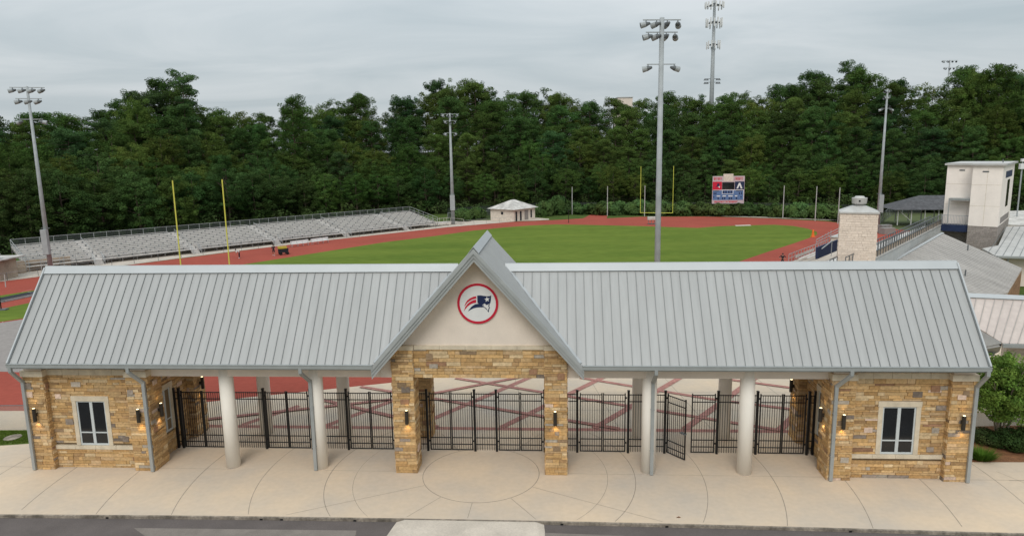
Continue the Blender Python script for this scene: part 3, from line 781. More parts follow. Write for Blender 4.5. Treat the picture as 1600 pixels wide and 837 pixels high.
fence_panel(-9.0, -7.12, (-9.0, -7.12), 'fence panel behind the left column with a downspout')
gate(-7.02, -4.78, 'closed gate pair just left of the left stone pier')
fence_panel(-4.66, -2.98, (-4.66, -2.98), 'fence panel passing behind the left stone pier')
gate(-2.86, -.66, 'closed gate pair under the gable, left one')
fence_panel(-.55, .55, (-.55, .55), 'short fence panel at the middle of the central opening')
gate(.66, 2.86, 'closed gate pair under the gable, right one')
fence_panel(2.98, 4.62, (2.98, 4.62), 'fence panel passing behind the right stone pier')
gate(4.75, 7.02, 'closed gate pair just right of the right stone pier')
fence_panel(7.16, 8.97, (7.16, 8.97), 'fence panel behind the right column with a downspout')
gate(9.08, 11.42, 'gate pair with its left leaf swung open, between the two right columns', swing=R_(-50))
fence_panel(11.54, 13.44, (11.54, 13.44), 'fence panel behind the outermost right column')
gate(13.56, 15.78, 'closed gate pair nearest the right stone room')
fence_panel(15.9, 16.25, (15.92, 16.2), 'narrow fence panel against the right stone room')

# ================================================================== CHAIN LINK FENCES
def chain_fence(pts, h, label, sp=3.0, m='wire', pm='steel', r=.03, group=None):
    t = thing('chain_link_fence', label, 'fence', pts[0], 0, group); o_ = Vector(pts[0])
    pp = MB(); rr = MB(); ww = MB(); L0 = 0
    for a_, b_ in zip(pts[:-1], pts[1:]):
        a_ = Vector(a_)-o_; b_ = Vector(b_)-o_; L_ = (b_-a_).length; n_ = max(1, round(L_/sp))
        for i in range(n_+1):
            q = a_.lerp(b_, i/n_); MB().tube(q, q+Vector((0, 0, h+.03)), r, n=6).build('fence_post', MT[pm], t) if n_*len(pts) < 40 else pp.tube(q, q+Vector((0, 0, h+.03)), r, n=6)
        rr.tube(a_+Vector((0, 0, h)), b_+Vector((0, 0, h)), r*.8, n=6)
        ww.add([a_+Vector((0, 0, .04)), b_+Vector((0, 0, .04)), b_+Vector((0, 0, h)), a_+Vector((0, 0, h))], [(0, 1, 2, 3)], None, [[(L0, 0), (L0+L_, 0), (L0+L_, h), (L0, h)]]); L0 += L_
    rr.build('top_rail', MT[pm], t); ww.build('wire_mesh', MT[m], t)
    if pp.v: pp.build('fence_posts', MT[pm], t)
    return t
q0, q1 = gp(-260, 674), gp(60, 672.5)
chain_fence([q0, q1], 1.5, 'chain link fence beyond the small lawn left of the building', m='wire', pm='steel_dk')
q0, q1 = gp(1513, 667), gp(1760, 662)
chain_fence([q0, q1], 1.6, 'chain link fence behind the planting bed right of the building', m='wire', pm='black')

# ================================================================== BLEACHERS (visitors)
def bleachers():
    p0 = gp(41, 417, .7); p1 = gp(684, 348.6, .7); p0.z = p1.z = 0
    d = (p1-p0).normalized(); L_ = (p1-p0).length; n_ = Vector((-d.y, d.x, 0)); rz = math.atan2(d.y, d.x)
    t = thing('bleachers', 'long aluminium grandstand of bench rows along the far side of the track', 'bleachers', p0, rz)
    NR = 11; D_ = 9.6; z0, z1 = .75, 2.55; tr_ = D_/NR
    aisles = [L_*(.12+.19*k) for k in range(5)]
    for i in range(NR):
        y = i*tr_; z = z0+(z1-z0)*i/(NR-1)
        mb = MB(); mb.box(0, L_, y, y+tr_-.05, z-.05, z)                              # foot board
        mb.box(0, L_, y+tr_-.09, y+tr_-.05, z, z+(z1-z0)/(NR-1)-.05)                   # riser
        o = mb.build('footboard', MT['alu'], t)
        mb = MB(); xs = [0]+[a_ for k in aisles for a_ in (k-.6, k+.6)]+[L_]
        for a_, b_ in zip(xs[::2], xs[1::2]): mb.box(a_+.03, b_-.03, y+tr_*.48, y+tr_*.48+.30, z+.30, z+.345)
        mb.build('bench_row', MT['alu'], t)
        mb = MB(); x = .5+(i % 2)*.9
        while x < L_:
            mb.box(x-.09, x+.09, y+tr_*.46, y+tr_*.50, z+.02, z+.27); x += 1.83
        mb.build('seat_brackets', MT['steel_dk'], t)
    mb = MB()
    for x in [i*L_/36 for i in range(37)]:
        mb.bar((x, .1, 0), (x, .1, z0-.05), .07); mb.bar((x, D_-.2, 0), (x, D_-.2, z1), .07); mb.bar((x, .1, .3), (x, D_-.2, z1-.1), .06); mb.bar((x, .1, .05), (x, 4, z0+.6), .05)
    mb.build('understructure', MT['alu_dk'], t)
    mb = MB().box(0, L_, -.03, 0, z0-.14, z0); mb.build('front_fascia', MT['alu'], t)
    # front rail and rear rail
    mb = MB(); gaps = [(a_-.7, a_+.7) for a_ in aisles]
    x = 0
    for a_, b_ in zip([0]+[g_[1] for g_ in gaps], [g_[0] for g_ in gaps]+[L_]):
        for z in (z0+.95, z0+.5): mb.bar((a_, -.03, z), (b_, -.03, z), .04)
        n2 = max(2, round((b_-a_)/1.9))
        for i in range(n2+1): xx = a_+(b_-a_)*i/n2; mb.bar((xx, -.03, z0-.1), (xx, -.03, z0+.95), .045)
    mb.build('front_railing', MT['rail'], t)
    mb = MB()
    for z in (z1+1.15, z1+.15): mb.bar((0, D_, z), (L_, D_, z), .05)
    for i in range(41): x = L_*i/40; mb.bar((x, D_, z1-.1), (x, D_, z1+1.15), .055)
    rr = mb.build('rear_railing', MT['rail'], t)
    ww = MB(); ww.add([(0, D_, z1), (L_, D_, z1), (L_, D_, z1+1.15), (0, D_, z1+1.15)], [(0, 1, 2, 3)], None, [[(0, 0), (L_, 0), (L_, 1.15), (0, 1.15)]]); ww.build('wire_mesh', MT['wire_dk'], rr)
    for x in (0, L_):
        mb = MB()
        for dz in (1.15, .6): mb.bar((x, 0, z0+dz), (x, D_, z1+dz), .05)
        for i in range(7): k = i/6; mb.bar((x, D_*k, z0+(z1-z0)*k-.3), (x, D_*k, z0+(z1-z0)*k+1.15), .05)
        mb.build('end_railing', MT['rail'], t)
    for a_ in aisles:
        mb = MB()
        for k in range(4): mb.box(a_-.55, a_+.55, -1.2+.3*k, -.9+.3*k, .19*k, .19*(k+1)-.02)
        s_ = mb.build('stair', MT['alu'], t); mb = MB()
        for sx in (-.6, .6):
            mb.bar((a_+sx, -1.5, .9), (a_+sx, .1, z0+.95), .05); mb.bar((a_+sx, -1.5, 0), (a_+sx, -1.5, .9), .05); mb.bar((a_+sx, -.7, 0), (a_+sx, -.7, 1.3), .04); mb.bar((a_+sx, -1.5, .45), (a_+sx, .1, z0+.5), .04)
        mb.build('handrail', MT['rail'], s_)
        mb = MB(); mb.bar((a_, 2.2, z0+1.2), (a_, D_-1.5, z1+.75), .05)
        for i in range(5): k = .22+.62*i/4; mb.bar((a_, D_*k, z0+(z1-z0)*k), (a_, D_*k, z0+(z1-z0)*k+.85), .04)
        mb.build('aisle_rail', MT['rail'], t)
    # accessible ramp at the far end
    mb = MB(); mb.box(L_+.1, L_+3.6, .2, 1.6, .55, .68)
    for x in (L_+.1, L_+1.8, L_+3.6): mb.bar((x, .2, 0), (x, .2, 1.6), .05); mb.bar((x, 1.6, 0), (x, 1.6, 1.6), .05)
    mb.bar((L_+.1, .2, 1.6), (L_+3.6, .2, 1.6), .05); mb.bar((L_+3.6, .2, .62), (L_+7, .2, .05), .5, .06); mb.bar((L_+3.6, -.05, 1.5), (L_+7, -.05, .95), .05); mb.bar((L_+7, -.05, 0), (L_+7, -.05, .95), .05)
    mb.build('ramp', MT['alu'], t)
    return p0, d, n_, L_
BP0, BD, BN, BL = bleachers()
# fence along the far straight
pts = [gp(x, y) for x, y in ((-40, 446), (60, 431), (210, 411.5), (350, 394), (500, 376), (600, 364), (700, 354), (760, 349), (800, 346))]
t = thing('track_rail_fence', 'low pipe rail fence between track and bleacher walk', 'fence', pts[0])
mb = MB()
for a_, b_ in zip(pts[:-1], pts[1:]):
    a_ = a_-pts[0]; b_ = b_-pts[0]; mb.bar(a_+Vector((0, 0, 1.0)), b_+Vector((0, 0, 1.0)), .035); n_ = max(1, round((b_-a_).length/3))
    for i in range(n_): q = a_.lerp(b_, i/n_); MB().bar(q, q+Vector((0, 0, 1.0)), .045).build('fence_post', MT['steel_dk'], t)
mb.build('rail', MT['steel'], t)

# tan ramp walls at the near end of the bleachers
t = thing('concession_stand', 'low tan walled stand with pale roof at the left picture edge', 'building', gp(-22, 440))
MB().box(-2.5, 1.6, -.2, 3.5, 0, 2.6).build('wall', MT['timber'], t)
mb = MB(); mb.prism([(-3.2, -1.1, 2.6), (2.3, -1.1, 2.6), (2.3, 4.2, 2.6), (-3.2, 4.2, 2.6)], (0, 0, .14)); mb.prism([(-3.2, -1.1, 2.74), (2.3, -1.1, 2.74), (1.2, 1.5, 3.3), (-3, 1.5, 3.3)], (0, 0, .03)); mb.build('roof', MT['roof_white'], t)
q = gp(30, 429); t = thing('ramp_wall', 'tan retaining wall with pipe rails beside the near end of the bleachers', 'wall', q, math.atan2(BD.y, BD.x))
mb = MB(); mb.box(-4, 1.0, 1.0, 1.3, 0, .9); mb.box(0, 6.5, 2.4, 2.7, 0, 1.5); mb.box(-4, 0, 2.4, 2.7, 0, .9); mb.build('wall', MT['timber'], t)
mb = MB()
for y, z in ((1.15, .9), (2.55, 1.5)):
    for i in range(8): mb.bar((-4+i*1.35, y, 0), (-4+i*1.35, y, z+.8), .05)
    mb.bar((-4, y, z+.8), (5.5, y, z+.8), .05); mb.bar((-4, y, z+.4), (5.5, y, z+.4), .04)
mb.build('railing', MT['steel'], t)
# pit cover mats and uprights beside the runway
t = thing('pit_cover', 'long black cover lying on the grass beside the runway', 'mat', gp(30, 464.5), math.atan2((gp(57, 458.5)-gp(5, 469)).y, (gp(57, 458.5)-gp(5, 469)).x))
MB().box(-2.9, 6, -.9, .9, .02, .22).build('cover', MT['cloth_dk'], t); MB().box(-2.9, 6, -.95, -.92, .02, .26).box(1.6, 1.66, -.92, .92, .02, .24).build('edge', MT['steel'], t)
for i, (x, y, h, lb) in enumerate(((9, 448, 1.5, 'short white post on the concrete left of the grey roof'), (66, 430, 1.5, 'short white post close to the roof corner'))):
    q = gp(x, y); tag(MB().tube((0, 0, 0), (.05, 0, h), .06, .05, n=8).build('post', MT['pole_white']), lb, 'post').location = q
q = gp(2, 484); t = thing('hurdle_stand', 'black upright stand at the left picture edge', 'stand', q)
MB().tube((0, 0, 0), (0, 0, 3.2), .06, n=6).build('upright', MT['black'], t); MB().box(-.6, .6, -.3, .3, 0, .12).box(-.08, .5, -.05, .05, .9, .98).build('base', MT['steel_dk'], t)
q = gp(20, 683.5); o = tag(MB().tube((0, 0, .0), (0, 0, .04), .42, n=28).build('utility_cover', MT['kerb']), 'round concrete utility lid in the small lawn', 'cover'); o.location = q

# ================================================================== LIGHT POLES
def floodlight(mb, hood, c, ang, down=.5, s_=1.0):
    """hooded reflector pointing along ang (xy) and down"""
    d = Vector((math.cos(ang)*math.cos(down), math.sin(ang)*math.cos(down), -math.sin(down)))
    c = Vector(c); mb.tube(c+d*-.38*s_, c+d*.05*s_, .10*s_, .235*s_, n=12); hood.tube(c+d*.05*s_, c+d*.50*s_, .24*s_, .27*s_, n=12, caps=False)
def light_pole(base, h, label, face, rows=((0, 4, .95), (1.35, 3, .95)), low=True, r0=.32, r1=.15, boxes=True, s_=1.0, arm=None, fan=-.55):
    t = thing('floodlight_pole', label, 'light pole', base, 0, 'stadium floodlight poles')
    MB().tube((0, 0, 0), (0, 0, h), r0, r1, n=16).build('pole', MT['steel'], t, True)
    fx = Vector((math.cos(face), math.sin(face), 0)); sx = Vector((-fx.y, fx.x, 0)) if arm is None else Vector((math.cos(arm), math.sin(arm), 0))
    for dz, n_, sp in rows:
        z = h-.15-dz*s_; w_ = (n_*sp/2)*s_
        MB().bar(-sx*w_+Vector((0, 0, z)), sx*w_+Vector((0, 0, z)), .09*s_, .09*s_).build('crossarm', MT['steel'], t)
        for i in range(n_):
            c = sx*((i-(n_-1)/2)*sp*s_*1.12)+Vector((0, 0, z-.36*s_))
            a_ = MB(); b_ = MB(); a_.bar(c+Vector((0, 0, .34*s_)), c, .07*s_)
            floodlight(a_, b_, c, face+(i-(n_-1)/2)*fan, .22, s_)
            l = a_.build('floodlight', MT['steel_dk'], t); b_.build('visor', MT['steel'], l)
    if low:
        z = h-4.0*s_
        MB().bar(-sx*1.3*s_+Vector((0, 0, z)), sx*1.3*s_+Vector((0, 0, z)), .08*s_).build('crossarm', MT['steel'], t)
        for i in (-1, 1):
            c = sx*(i*1.2*s_)+Vector((0, 0, z-.34*s_)); a_ = MB(); b_ = MB(); a_.bar(c+Vector((0, 0, .32*s_)), c, .07*s_); floodlight(a_, b_, c, face+i*(-.9) if arm is None else (math.pi if i < 0 else 0)+.3*i, .2, s_)
            l = a_.build('floodlight', MT['steel_dk'], t); b_.build('visor', MT['steel'], l)
    if boxes:
        MB().box(-r0-.02, r0+.12, -r0-.35, -r0*.7, 3.0, 6.2).build('ballast_box', MT['steel'], t)
        MB().box(-.55, .55, -.06, .06, 6.3, 6.4).build('step_bracket', MT['steel_dk'], t)
    return t
toF = math.atan2(AX.y, AX.x)
H1 = 24.2
b = gp(42, 135, 24.0); q = Vector((b.x, b.y, 0))
light_pole(q, 24.0, 'floodlight pole in front of the left bleachers', R_(195), r0=.30, r1=.14, s_=1.0, arm=R_(15), fan=-.25)
b = gp(708, 350); light_pole(b, ztop(b.x, b.y, 177), 'most distant floodlight pole, beside the far end of the bleachers', R_(-75), r0=.42, r1=.17)
b = gp(1034.5, 28, 24.0); light_pole(Vector((b.x, b.y, 0)), 24.0, 'tallest looking floodlight pole rising behind the roof right of the gable', R_(125), arm=R_(4), fan=-.62, rows=((0, 4, .86), (1.05, 4, .72)), r0=.235, r1=.165, boxes=False, s_=.78)
b = gp(1387, 139, 25.0); light_pole(Vector((b.x, b.y, 0)), 25.0, 'floodlight pole just right of the pale chimney', R_(200), arm=R_(12), rows=((0, 3, .5), (1.3, 2, .8)), r0=.33, r1=.14, boxes=True, s_=.85)
# floodlight heads that peep over the trees
b = gp(1482, 96, 36); q = Vector((b.x, b.y, 6))
q = Vector((150, 235, 8)); zt = ztop(q.x, q.y, 95)
# choose a point on the ray through column 1482
d = ray(1482, 120); k = 250/d.y; q = Vector((d.x*k, 250, 9)); zt = ztop(q.x, 250, 94)
light_pole(q, zt-9, 'far floodlight pole whose heads peep over the right-hand trees', R_(-90), rows=((0, 4, 1.2), (2.0, 3, 1.2)), low=False, boxes=False, r0=.4, r1=.2, s_=1.2)

# cell tower
d = ray(1112, 150); k = 235/d.y; q = Vector((d.x*k, 235, 9))
zt = ztop(q.x, 235, 1)
T = thing('cell_tower', 'tall grey monopole with three tiers of white antennas', 'tower', q)
hh = zt-9; MB().tube((0, 0, 0), (0, 0, hh), .95, .42, n=18).build('mast', MT['steel'], T, True)
ppm = FPX/241.
for dy, rr, n_, ph in ((4, 2.9, 15, 2.2), (28, 2.5, 14, 3.2), (59, 2.1, 12, 2.8)):
    z = hh-dy/ppm; mb = MB()
    for i in range(3):
        t0 = 2*math.pi*i/3+.2; t1 = t0+2*math.pi/3; a_ = Vector((rr*math.cos(t0), rr*math.sin(t0), z-.6)); b_ = Vector((rr*math.cos(t1), rr*math.sin(t1), z-.6))
        mb.bar(a_, b_, .22); mb.bar((0, 0, z-.6), a_, .2); mb.bar((0, 0, z-.6), (a_+b_)/2, .2)
    mb.build('platform', MT['steel_dk'], T); mb = MB()
    for i in range(n_):
        t0 = 2*math.pi*i/n_; c = Vector((rr*1.02*math.cos(t0), rr*1.02*math.sin(t0), z-.9+random.uniform(-.3, .3))); mb.box(c.x-.17, c.x+.17, c.y-.17, c.y+.17, c.z-ph*.35, c.z+ph*.45)
    mb.build('antennas', MT['white'], T)
for dy in (110, 115):
    z = hh-dy/ppm; mb = MB(); mb.bar((-2.6, 0, z), (2.6, 0, z), .15)
    for x in (-2.4, -1.6, 1.6, 2.4): mb.tube((x, 0, z-.5), (x, 0, z-.1), .5, .25, n=8)
    mb.build('small_lamps', MT['steel_dk'], T)
# buildings' pale tops glimpsed between treetops
for px, w_, lb in ((553, 0, ''),): pass
d = ray(978, 160); k = 420/d.y; q = Vector((d.x*k, 420, 16)); zt = ztop(q.x, 420, 153)
t = thing('distant_building', 'pale flat roofed building glimpsed above the treetops left of the tall pole', 'building', q)
MB().box(-5, 4, 0, 14, 0, zt-16).build('wall', MT['stucco'], t); MB().box(-5.3, 4.3, -.3, 14.3, zt-16, zt-15.5).build('roof', MT['roof_lt'], t)

# ================================================================== GOAL POSTS, NET POLES, SCOREBOARD
def goal(b0, b1, h, label, r=.06):
    c = (b0+b1)/2; t = thing('goal_posts', label, 'goal posts', c, 0, 'yellow goal posts'); a_ = b0-c; b_ = b1-c
    mb = MB(); mb.tube(a_+Vector((0, 0, 3.05)), b_+Vector((0, 0, 3.05)), r*1.1, n=8); mb.build('crossbar', MT['yellow'], t)
    for p in (a_, b_): MB().tube(p+Vector((0, 0, 3.05)), p+Vector((0, 0, h)), r, n=8).build('upright', MT['yellow'], t)
    n_ = (b_-a_).normalized().cross(Vector((0, 0, 1)))*1.2
    mb = MB(); mb.tube(n_, n_+Vector((0, 0, 2.0)), .09, n=8); mb.tube(n_+Vector((0, 0, 2.0)), (0, 0, 3.05), .08, n=8); mb.build('gooseneck', MT['yellow'], t)
p0 = Vector((-39.7, 80.9, 0)); p1 = Vector((-34.4, 82.3, 0))
def col_at(x, y0, Y): d = ray(x, y0); k = Y/d.y; return Vector((d.x*k, Y, 0))
p0 = col_at(269.5, 283, 69.); p1 = col_at(347, 281, 69.4)
# bottom of uprights hidden behind the ridge: posts 12 m tall
goal(p0, p1, ztop(p0.x, p0.y, 282), 'nearer yellow goal posts standing behind the left roof', r=.065)
p0 = col_at(1000.5, 331, 131.5); p1 = col_at(1051, 333, 130.0)
goal(p0, p1, ztop(p0.x, p0.y, 260), 'farther yellow goal posts at the far end of the field', r=.052)
for i, (x, yb, yt, lb) in enumerate(((894, 335, 292, 'thin net pole first from the left, beyond the far end of the hut'), (949, 337, 291, 'thin net pole second from the left by the red runway'), (1007, 338, 290, 'thin net pole between the far goal uprights'),
                              (1223, 341.5, 290, 'thin net pole first right of the scoreboard'), (1273.5, 345, 291, 'thin net pole second right of the scoreboard'), (1309, 349.5, 293, 'thin net pole nearest the pale chimney'))):
    q = gp(x, yb); h = ztop(q.x, q.y, yt); o = tag(MB().tube((0, 0, 0), (0, 0, h), .10, .08, n=8).build('net_pole', MT['pole_white']), lb, 'pole', 'thin poles beyond the track'); o.location = q
q = gp(888.5, 348); t = thing('signal_post', 'short black post on the track edge near the hut', 'post', q); MB().tube((0, 0, 0), (0, 0, 2.4), .07, n=6).build('post', MT['black'], t); MB().box(-.15, .15, -.1, .1, 2.4, 2.7).build('head', MT['black'], t)
q = gp(858, 337); t = thing('notice_board', 'small white board with dark mark beside the hut hedge', 'sign', q); MB().box(-.65, .65, 0, .08, .2, 1.35).build('board', MT['white'], t); MB().prism([(-.2, -.012, .4), (.2, -.012, .4), (0, -.012, .95)], (0, .01, 0)).build('mark', MT['cloth_dk'], t); MB().bar((-.5, .04, 0), (-.5, .04, .2), .08).bar((.5, .04, 0), (.5, .04, .2), .08).build('legs', MT['steel'], t)
# scoreboard
q = gp(1136, 337.5); u = (gp(1152, 337.5)-gp(1121, 337.2)); SBR = math.atan2(u.y, u.x)*0 + R_(-8)
SB = thing('scoreboard', 'football scoreboard with blue panel, red and navy emblem squares and pale border', 'scoreboard', q, SBR)
sc_ = 46.0/FPX*0+ (157.)/FPX     # metres per pixel at that distance
def sx(px): return (px-1136)*sc_
def szz(py): return (319.-py)*sc_+ (337.5-319)*sc_
def rect(mb, x0, y0, x1, y1, d0=0., th=.05): mb.box(sx(x0), sx(x1), d0, d0+th, szz(y1), szz(y0))
for x in (1121, 1150): MB().box(sx(x)-.15, sx(x)+.15, .2, .5, 0, szz(318)).build('support', MT['black'], SB)
mb = MB(); rect(mb, 1113, 277, 1160, 318.5, 0, .35); mb.build('cabinet', MT['sb_pink'], SB)
mb = MB(); rect(mb, 1128.8, 273.6, 1143.2, 284.8, -.05, .4); mb.build('top_panel', MT['limewall'], SB)
mb = MB(); rect(mb, 1113.2, 285.2, 1126.8, 297.6, -.03, .03); mb.build('red_square', MT['red'], SB)
mb = MB(); rect(mb, 1145.8, 285.2, 1159.5, 297.2, -.03, .03); mb.build('navy_square', MT['navy'], SB)
mb = MB(); rect(mb, 1127.2, 286.2, 1145.2, 297, -.03, .03); mb.build('message_screen', MT['glass'], SB)
mb = MB(); rect(mb, 1113.8, 298.2, 1158.8, 313, -.03, .03); mb.build('score_panel', MT['sb_blue'], SB)
mb = MB()
for a_ in ((1113.6, 297.7, 1159.2, 298.4), (1127.2, 298.4, 1127.9, 303.8), (1143.3, 298.4, 1144, 303.8), (1127.2, 303.4, 1144, 304), (1158.6, 298.4, 1159.2, 313), (1119.5, 306.2, 1124.7, 307.7), (1128.2, 306.2, 1133.3, 307.7), (1136.8, 306.2, 1143.2, 307.7), (1146.5, 306.2, 1150, 307.7)): rect(mb, *a_, -.045, .012)
mb.build('panel_lines', MT['white'], SB)
mb = MB()
for a_ in [(x, 299, x+2.2, 302.8) for x in (1128.6, 1132, 1136.2, 1139.8)]+[(x, 309, x+1.8, 312) for x in (1121, 1127.6, 1130.6, 1137.5, 1140.6, 1148)]+[(x, 301.5, x+1.6, 304.5) for x in (1114.8, 1117.5, 1152.2, 1155.4)]+[(1114.2, 298.7, 1123, 299.8), (1148, 298.7, 1158, 299.8), (1114.6, 307.5, 1116, 309.5), (1154.6, 307.5, 1156.4, 309.5)]: rect(mb, *a_, -.045, .012)
mb.build('digits', MT['navy_l'], SB)
mb = MB(); random.seed(3)
for y0, y1, xa, xb in ((278.8, 283.2, 1114.8, 1126.8), (278.8, 283.2, 1145.4, 1158.4), (314.4, 317.2, 1116.5, 1151)):
    x = xa
    while x < xb-1:
        w_ = random.choice((1.0, 1.3, 1.6)); rect(mb, x, y0, x+.45, y1, -.03, .03); rect(mb, x+.45, y0, x+w_, y0+.7, -.03, .03)
        if random.random() < .6: rect(mb, x+.45, (y0+y1)/2-.3, x+w_*.9, (y0+y1)/2+.4, -.03, .03)
        if random.random() < .5: rect(mb, x+w_-.4, y0+.7, x+w_, y1, -.03, .03)
        x += w_+.6
mb.build('lettering', MT['red'], SB)
# little figures in the emblem squares: plain hat shape and letter A frame
def sbp(pts, m, nm): 
    MB().prism([(sx(x), -.045, szz(y)) for x, y in pts], (0, .012, 0)).build(nm, m, SB)
sbp([(1119.8, 288), (1123.2, 288), (1122.8, 292), (1117.3, 293.4), (1119.6, 291)], MT['navy_l'], 'mark'); sbp([(1121.2, 292.4), (1124, 292), (1123.2, 295.2)], MT['white'], 'mark')
sbp([(1151.6, 287.3), (1153.8, 287.3), (1157, 295.8), (1154.6, 295.8), (1152.6, 290.8), (1150.6, 295.8), (1148.2, 295.8)], MT['white'], 'mark')

# ================================================================== FIELD EQUIPMENT
q = gp(1020, 350); t = thing('blocking_sled', 'grey padded practice sled on the track beside the tall pole', 'equipment', q)
MB().box(-1.1, 1.1, -.4, .4, .9, 1.5).build('pads', MT['alu'], t); 
mb = MB()
for x in (-.9, -.3, .3, .9): mb.bar((x, -.3, 0), (x, .1, 1.0), .08)
mb.bar((-1, -.3, .05), (1, -.3, .05), .1); mb.bar((-1, .4, .05), (1, .4, .05), .1); mb.build('frame', MT['steel_dk'], t)
q = gp(1270, 370); t = thing('safety_cone', 'orange marker standing at the far corner of the infield', 'cone', q); MB().box(-.35, .35, -.35, .35, 0, .06).build('base', MT['orange'], t); MB().tube((0, 0, .06), (0, 0, 1.25), .27, .10, n=12).build('cone', MT['orange'], t)
# equipment cart
q = gp(443.5, 397.5); t = thing('equipment_cart', 'small dark wheeled cart with yellow top on the red track', 'cart', q, R_(30))
MB().box(-.75, .65, -.4, .4, .35, .95).build('body', MT['cloth_dk'], t); MB().box(-.8, .45, -.45, .45, .96, 1.25).build('top', MT['ylw'], t)
for x in (-.5, .5):
    for y in (-.45, .45): MB().tube((x, y-.05, .22), (x, y+.05, .22), .22, n=12).build('wheel', MT['black'], t)
MB().bar((.65, 0, .8), (1.15, 0, 1.15), .05).build('handle', MT['steel_dk'], t)
for i, (x0, y0, x1, y1, lb) in enumerate(((456, 391, 484, 387.6, 'white bench by the track rail, left of the two'), (488, 387, 515, 383.6, 'white bench by the track rail, right of the two'))):
    a_ = gp(x0, y0-5, .0); b_ = gp(x1, y1-5, .0); t = thing('team_bench', lb, 'bench', a_, math.atan2((b_-a_).y, (b_-a_).x)); L_ = (b_-a_).length
    MB().box(0, L_, 0, .35, .42, .47).build('seat', MT['white'], t); MB().box(0, L_, .36, .40, .5, .95).build('backrest', MT['white'], t)
    mb = MB()
    for k in range(4): x = L_*(.05+.3*k); mb.bar((x, .05, 0), (x, .05, .42), .05); mb.bar((x, .38, 0), (x, .38, .9), .05)
    mb.build('legs', MT['steel'], t)

# people: one continuous skinned body each
def person(loc, rz, label, pose, mats, hair='cloth_dk', held=None):
    J = dict(pel=(0, 0, .92), waist=(0, .0, 1.08), chest=(0, 0, 1.32), neck=(0, 0, 1.47), head=(0, .01, 1.60), top=(0, .01, 1.70),
             shl=(-.19, 0, 1.40), ell=(-.26, .03, 1.13), hal=(-.25, .13, .90), shr=(.19, 0, 1.40), elr=(.26, .03, 1.13), har=(.25, .13, .90),
             hl=(-.10, 0, .88), kl=(-.11, .03, .50), al=(-.11, 0, .09), tl=(-.11, .16, .04), hr=(.10, 0, .88), kr=(.11, .03, .50), ar=(.11, 0, .09), tr=(.11, .16, .04))
    J.update(pose)
    names = list(J); ix = {n_: i for i, n_ in enumerate(names)}
    E_ = [('pel', 'waist'), ('waist', 'chest'), ('chest', 'neck'), ('neck', 'head'), ('head', 'top'), ('chest', 'shl'), ('shl', 'ell'), ('ell', 'hal'), ('chest', 'shr'), ('shr', 'elr'), ('elr', 'har'),
          ('pel', 'hl'), ('hl', 'kl'), ('kl', 'al'), ('al', 'tl'), ('pel', 'hr'), ('hr', 'kr'), ('kr', 'ar'), ('ar', 'tr')]
    rad = dict(pel=.14, waist=.12, chest=.15, neck=.055, head=.095, top=.06, shl=.065, shr=.065, ell=.045, elr=.045, hal=.04, har=.04, hl=.09, hr=.09, kl=.06, kr=.06, al=.045, ar=.045, tl=.035, tr=.035)
    me = bpy.data.meshes.new('person'); me.from_pydata([J[n_] for n_ in names], [(ix[a_], ix[b_]) for a_, b_ in E_], [])
    o = bpy.data.objects.new('person', me); COL.objects.link(o)
    md = o.modifiers.new('skin', 'SKIN'); sv = me.skin_vertices[0].data
    for n_ in names: sv[ix[n_]].radius = (rad[n_], rad[n_]); sv[ix[n_]].use_root = n_ == 'pel'
    sb = o.modifiers.new('sub', 'SUBSURF'); sb.levels = 2; sb.render_levels = 2
    dg = bpy.context.evaluated_depsgraph_get(); m2 = bpy.data.meshes.new_from_object(o.evaluated_get(dg)); o.modifiers.clear(); o.data = m2
    m2.materials.clear()
    for k in ('skin',)+mats: m2.materials.append(MT[k])
    V3 = {n_: Vector(J[n_]) for n_ in names}
    def near(c):
        best = None
        for a_, b_ in E_:
            p, q_ = V3[a_], V3[b_]; d_ = q_-p; t_ = max(0, min(1, (c-p).dot(d_)/max(1e-6, d_.length_squared))); dd = (p+d_*t_-c).length
            if best is None or dd < best[0]: best = (dd, a_, b_, t_)
        return best
    for p in m2.polygons:
        _, a_, b_, t_ = near(p.center); p.use_smooth = True
        if b_ in ('chest', 'waist', 'shl', 'shr', 'ell', 'elr') or (a_, b_) == ('chest', 'neck') and t_ < .6: k = 1
        elif b_ in ('hl', 'hr', 'kl', 'kr'): k = 2
        elif b_ in ('al', 'ar') : k = 3 if mats[2] != 'skin' or t_ > .85 else 0
        elif b_ in ('tl', 'tr'): k = 4
        else: k = 0
        p.material_index = k
    o.location = loc; o.rotation_euler = (0, 0, rz); tag(o, label, 'person')
    hd = V3['head']; MB().blob(hd+Vector((0, -.025, .045)), .105, .115, .105).build('hair', MT[hair], o, True)
    MB().tube(hd+Vector((0, .09, -.01)), hd+Vector((0, .125, -.02)), .018, .01, n=6).build('nose', MT['skin'], o)
    return o
person(gp(428, 399.5), R_(200), 'person in black top and shorts walking on the red track beside a cart', dict(kl=(-.11, .14, .52), al=(-.11, .22, .10), tl=(-.11, .38, .06), kr=(.11, -.04, .50), ar=(.11, -.28, .14), tr=(.11, -.14, .05), hal=(-.22, .28, 1.02), har=(.26, -.1, .92)), ('cloth_dk', 'cloth_dk', 'skin', 'cloth_lt'))
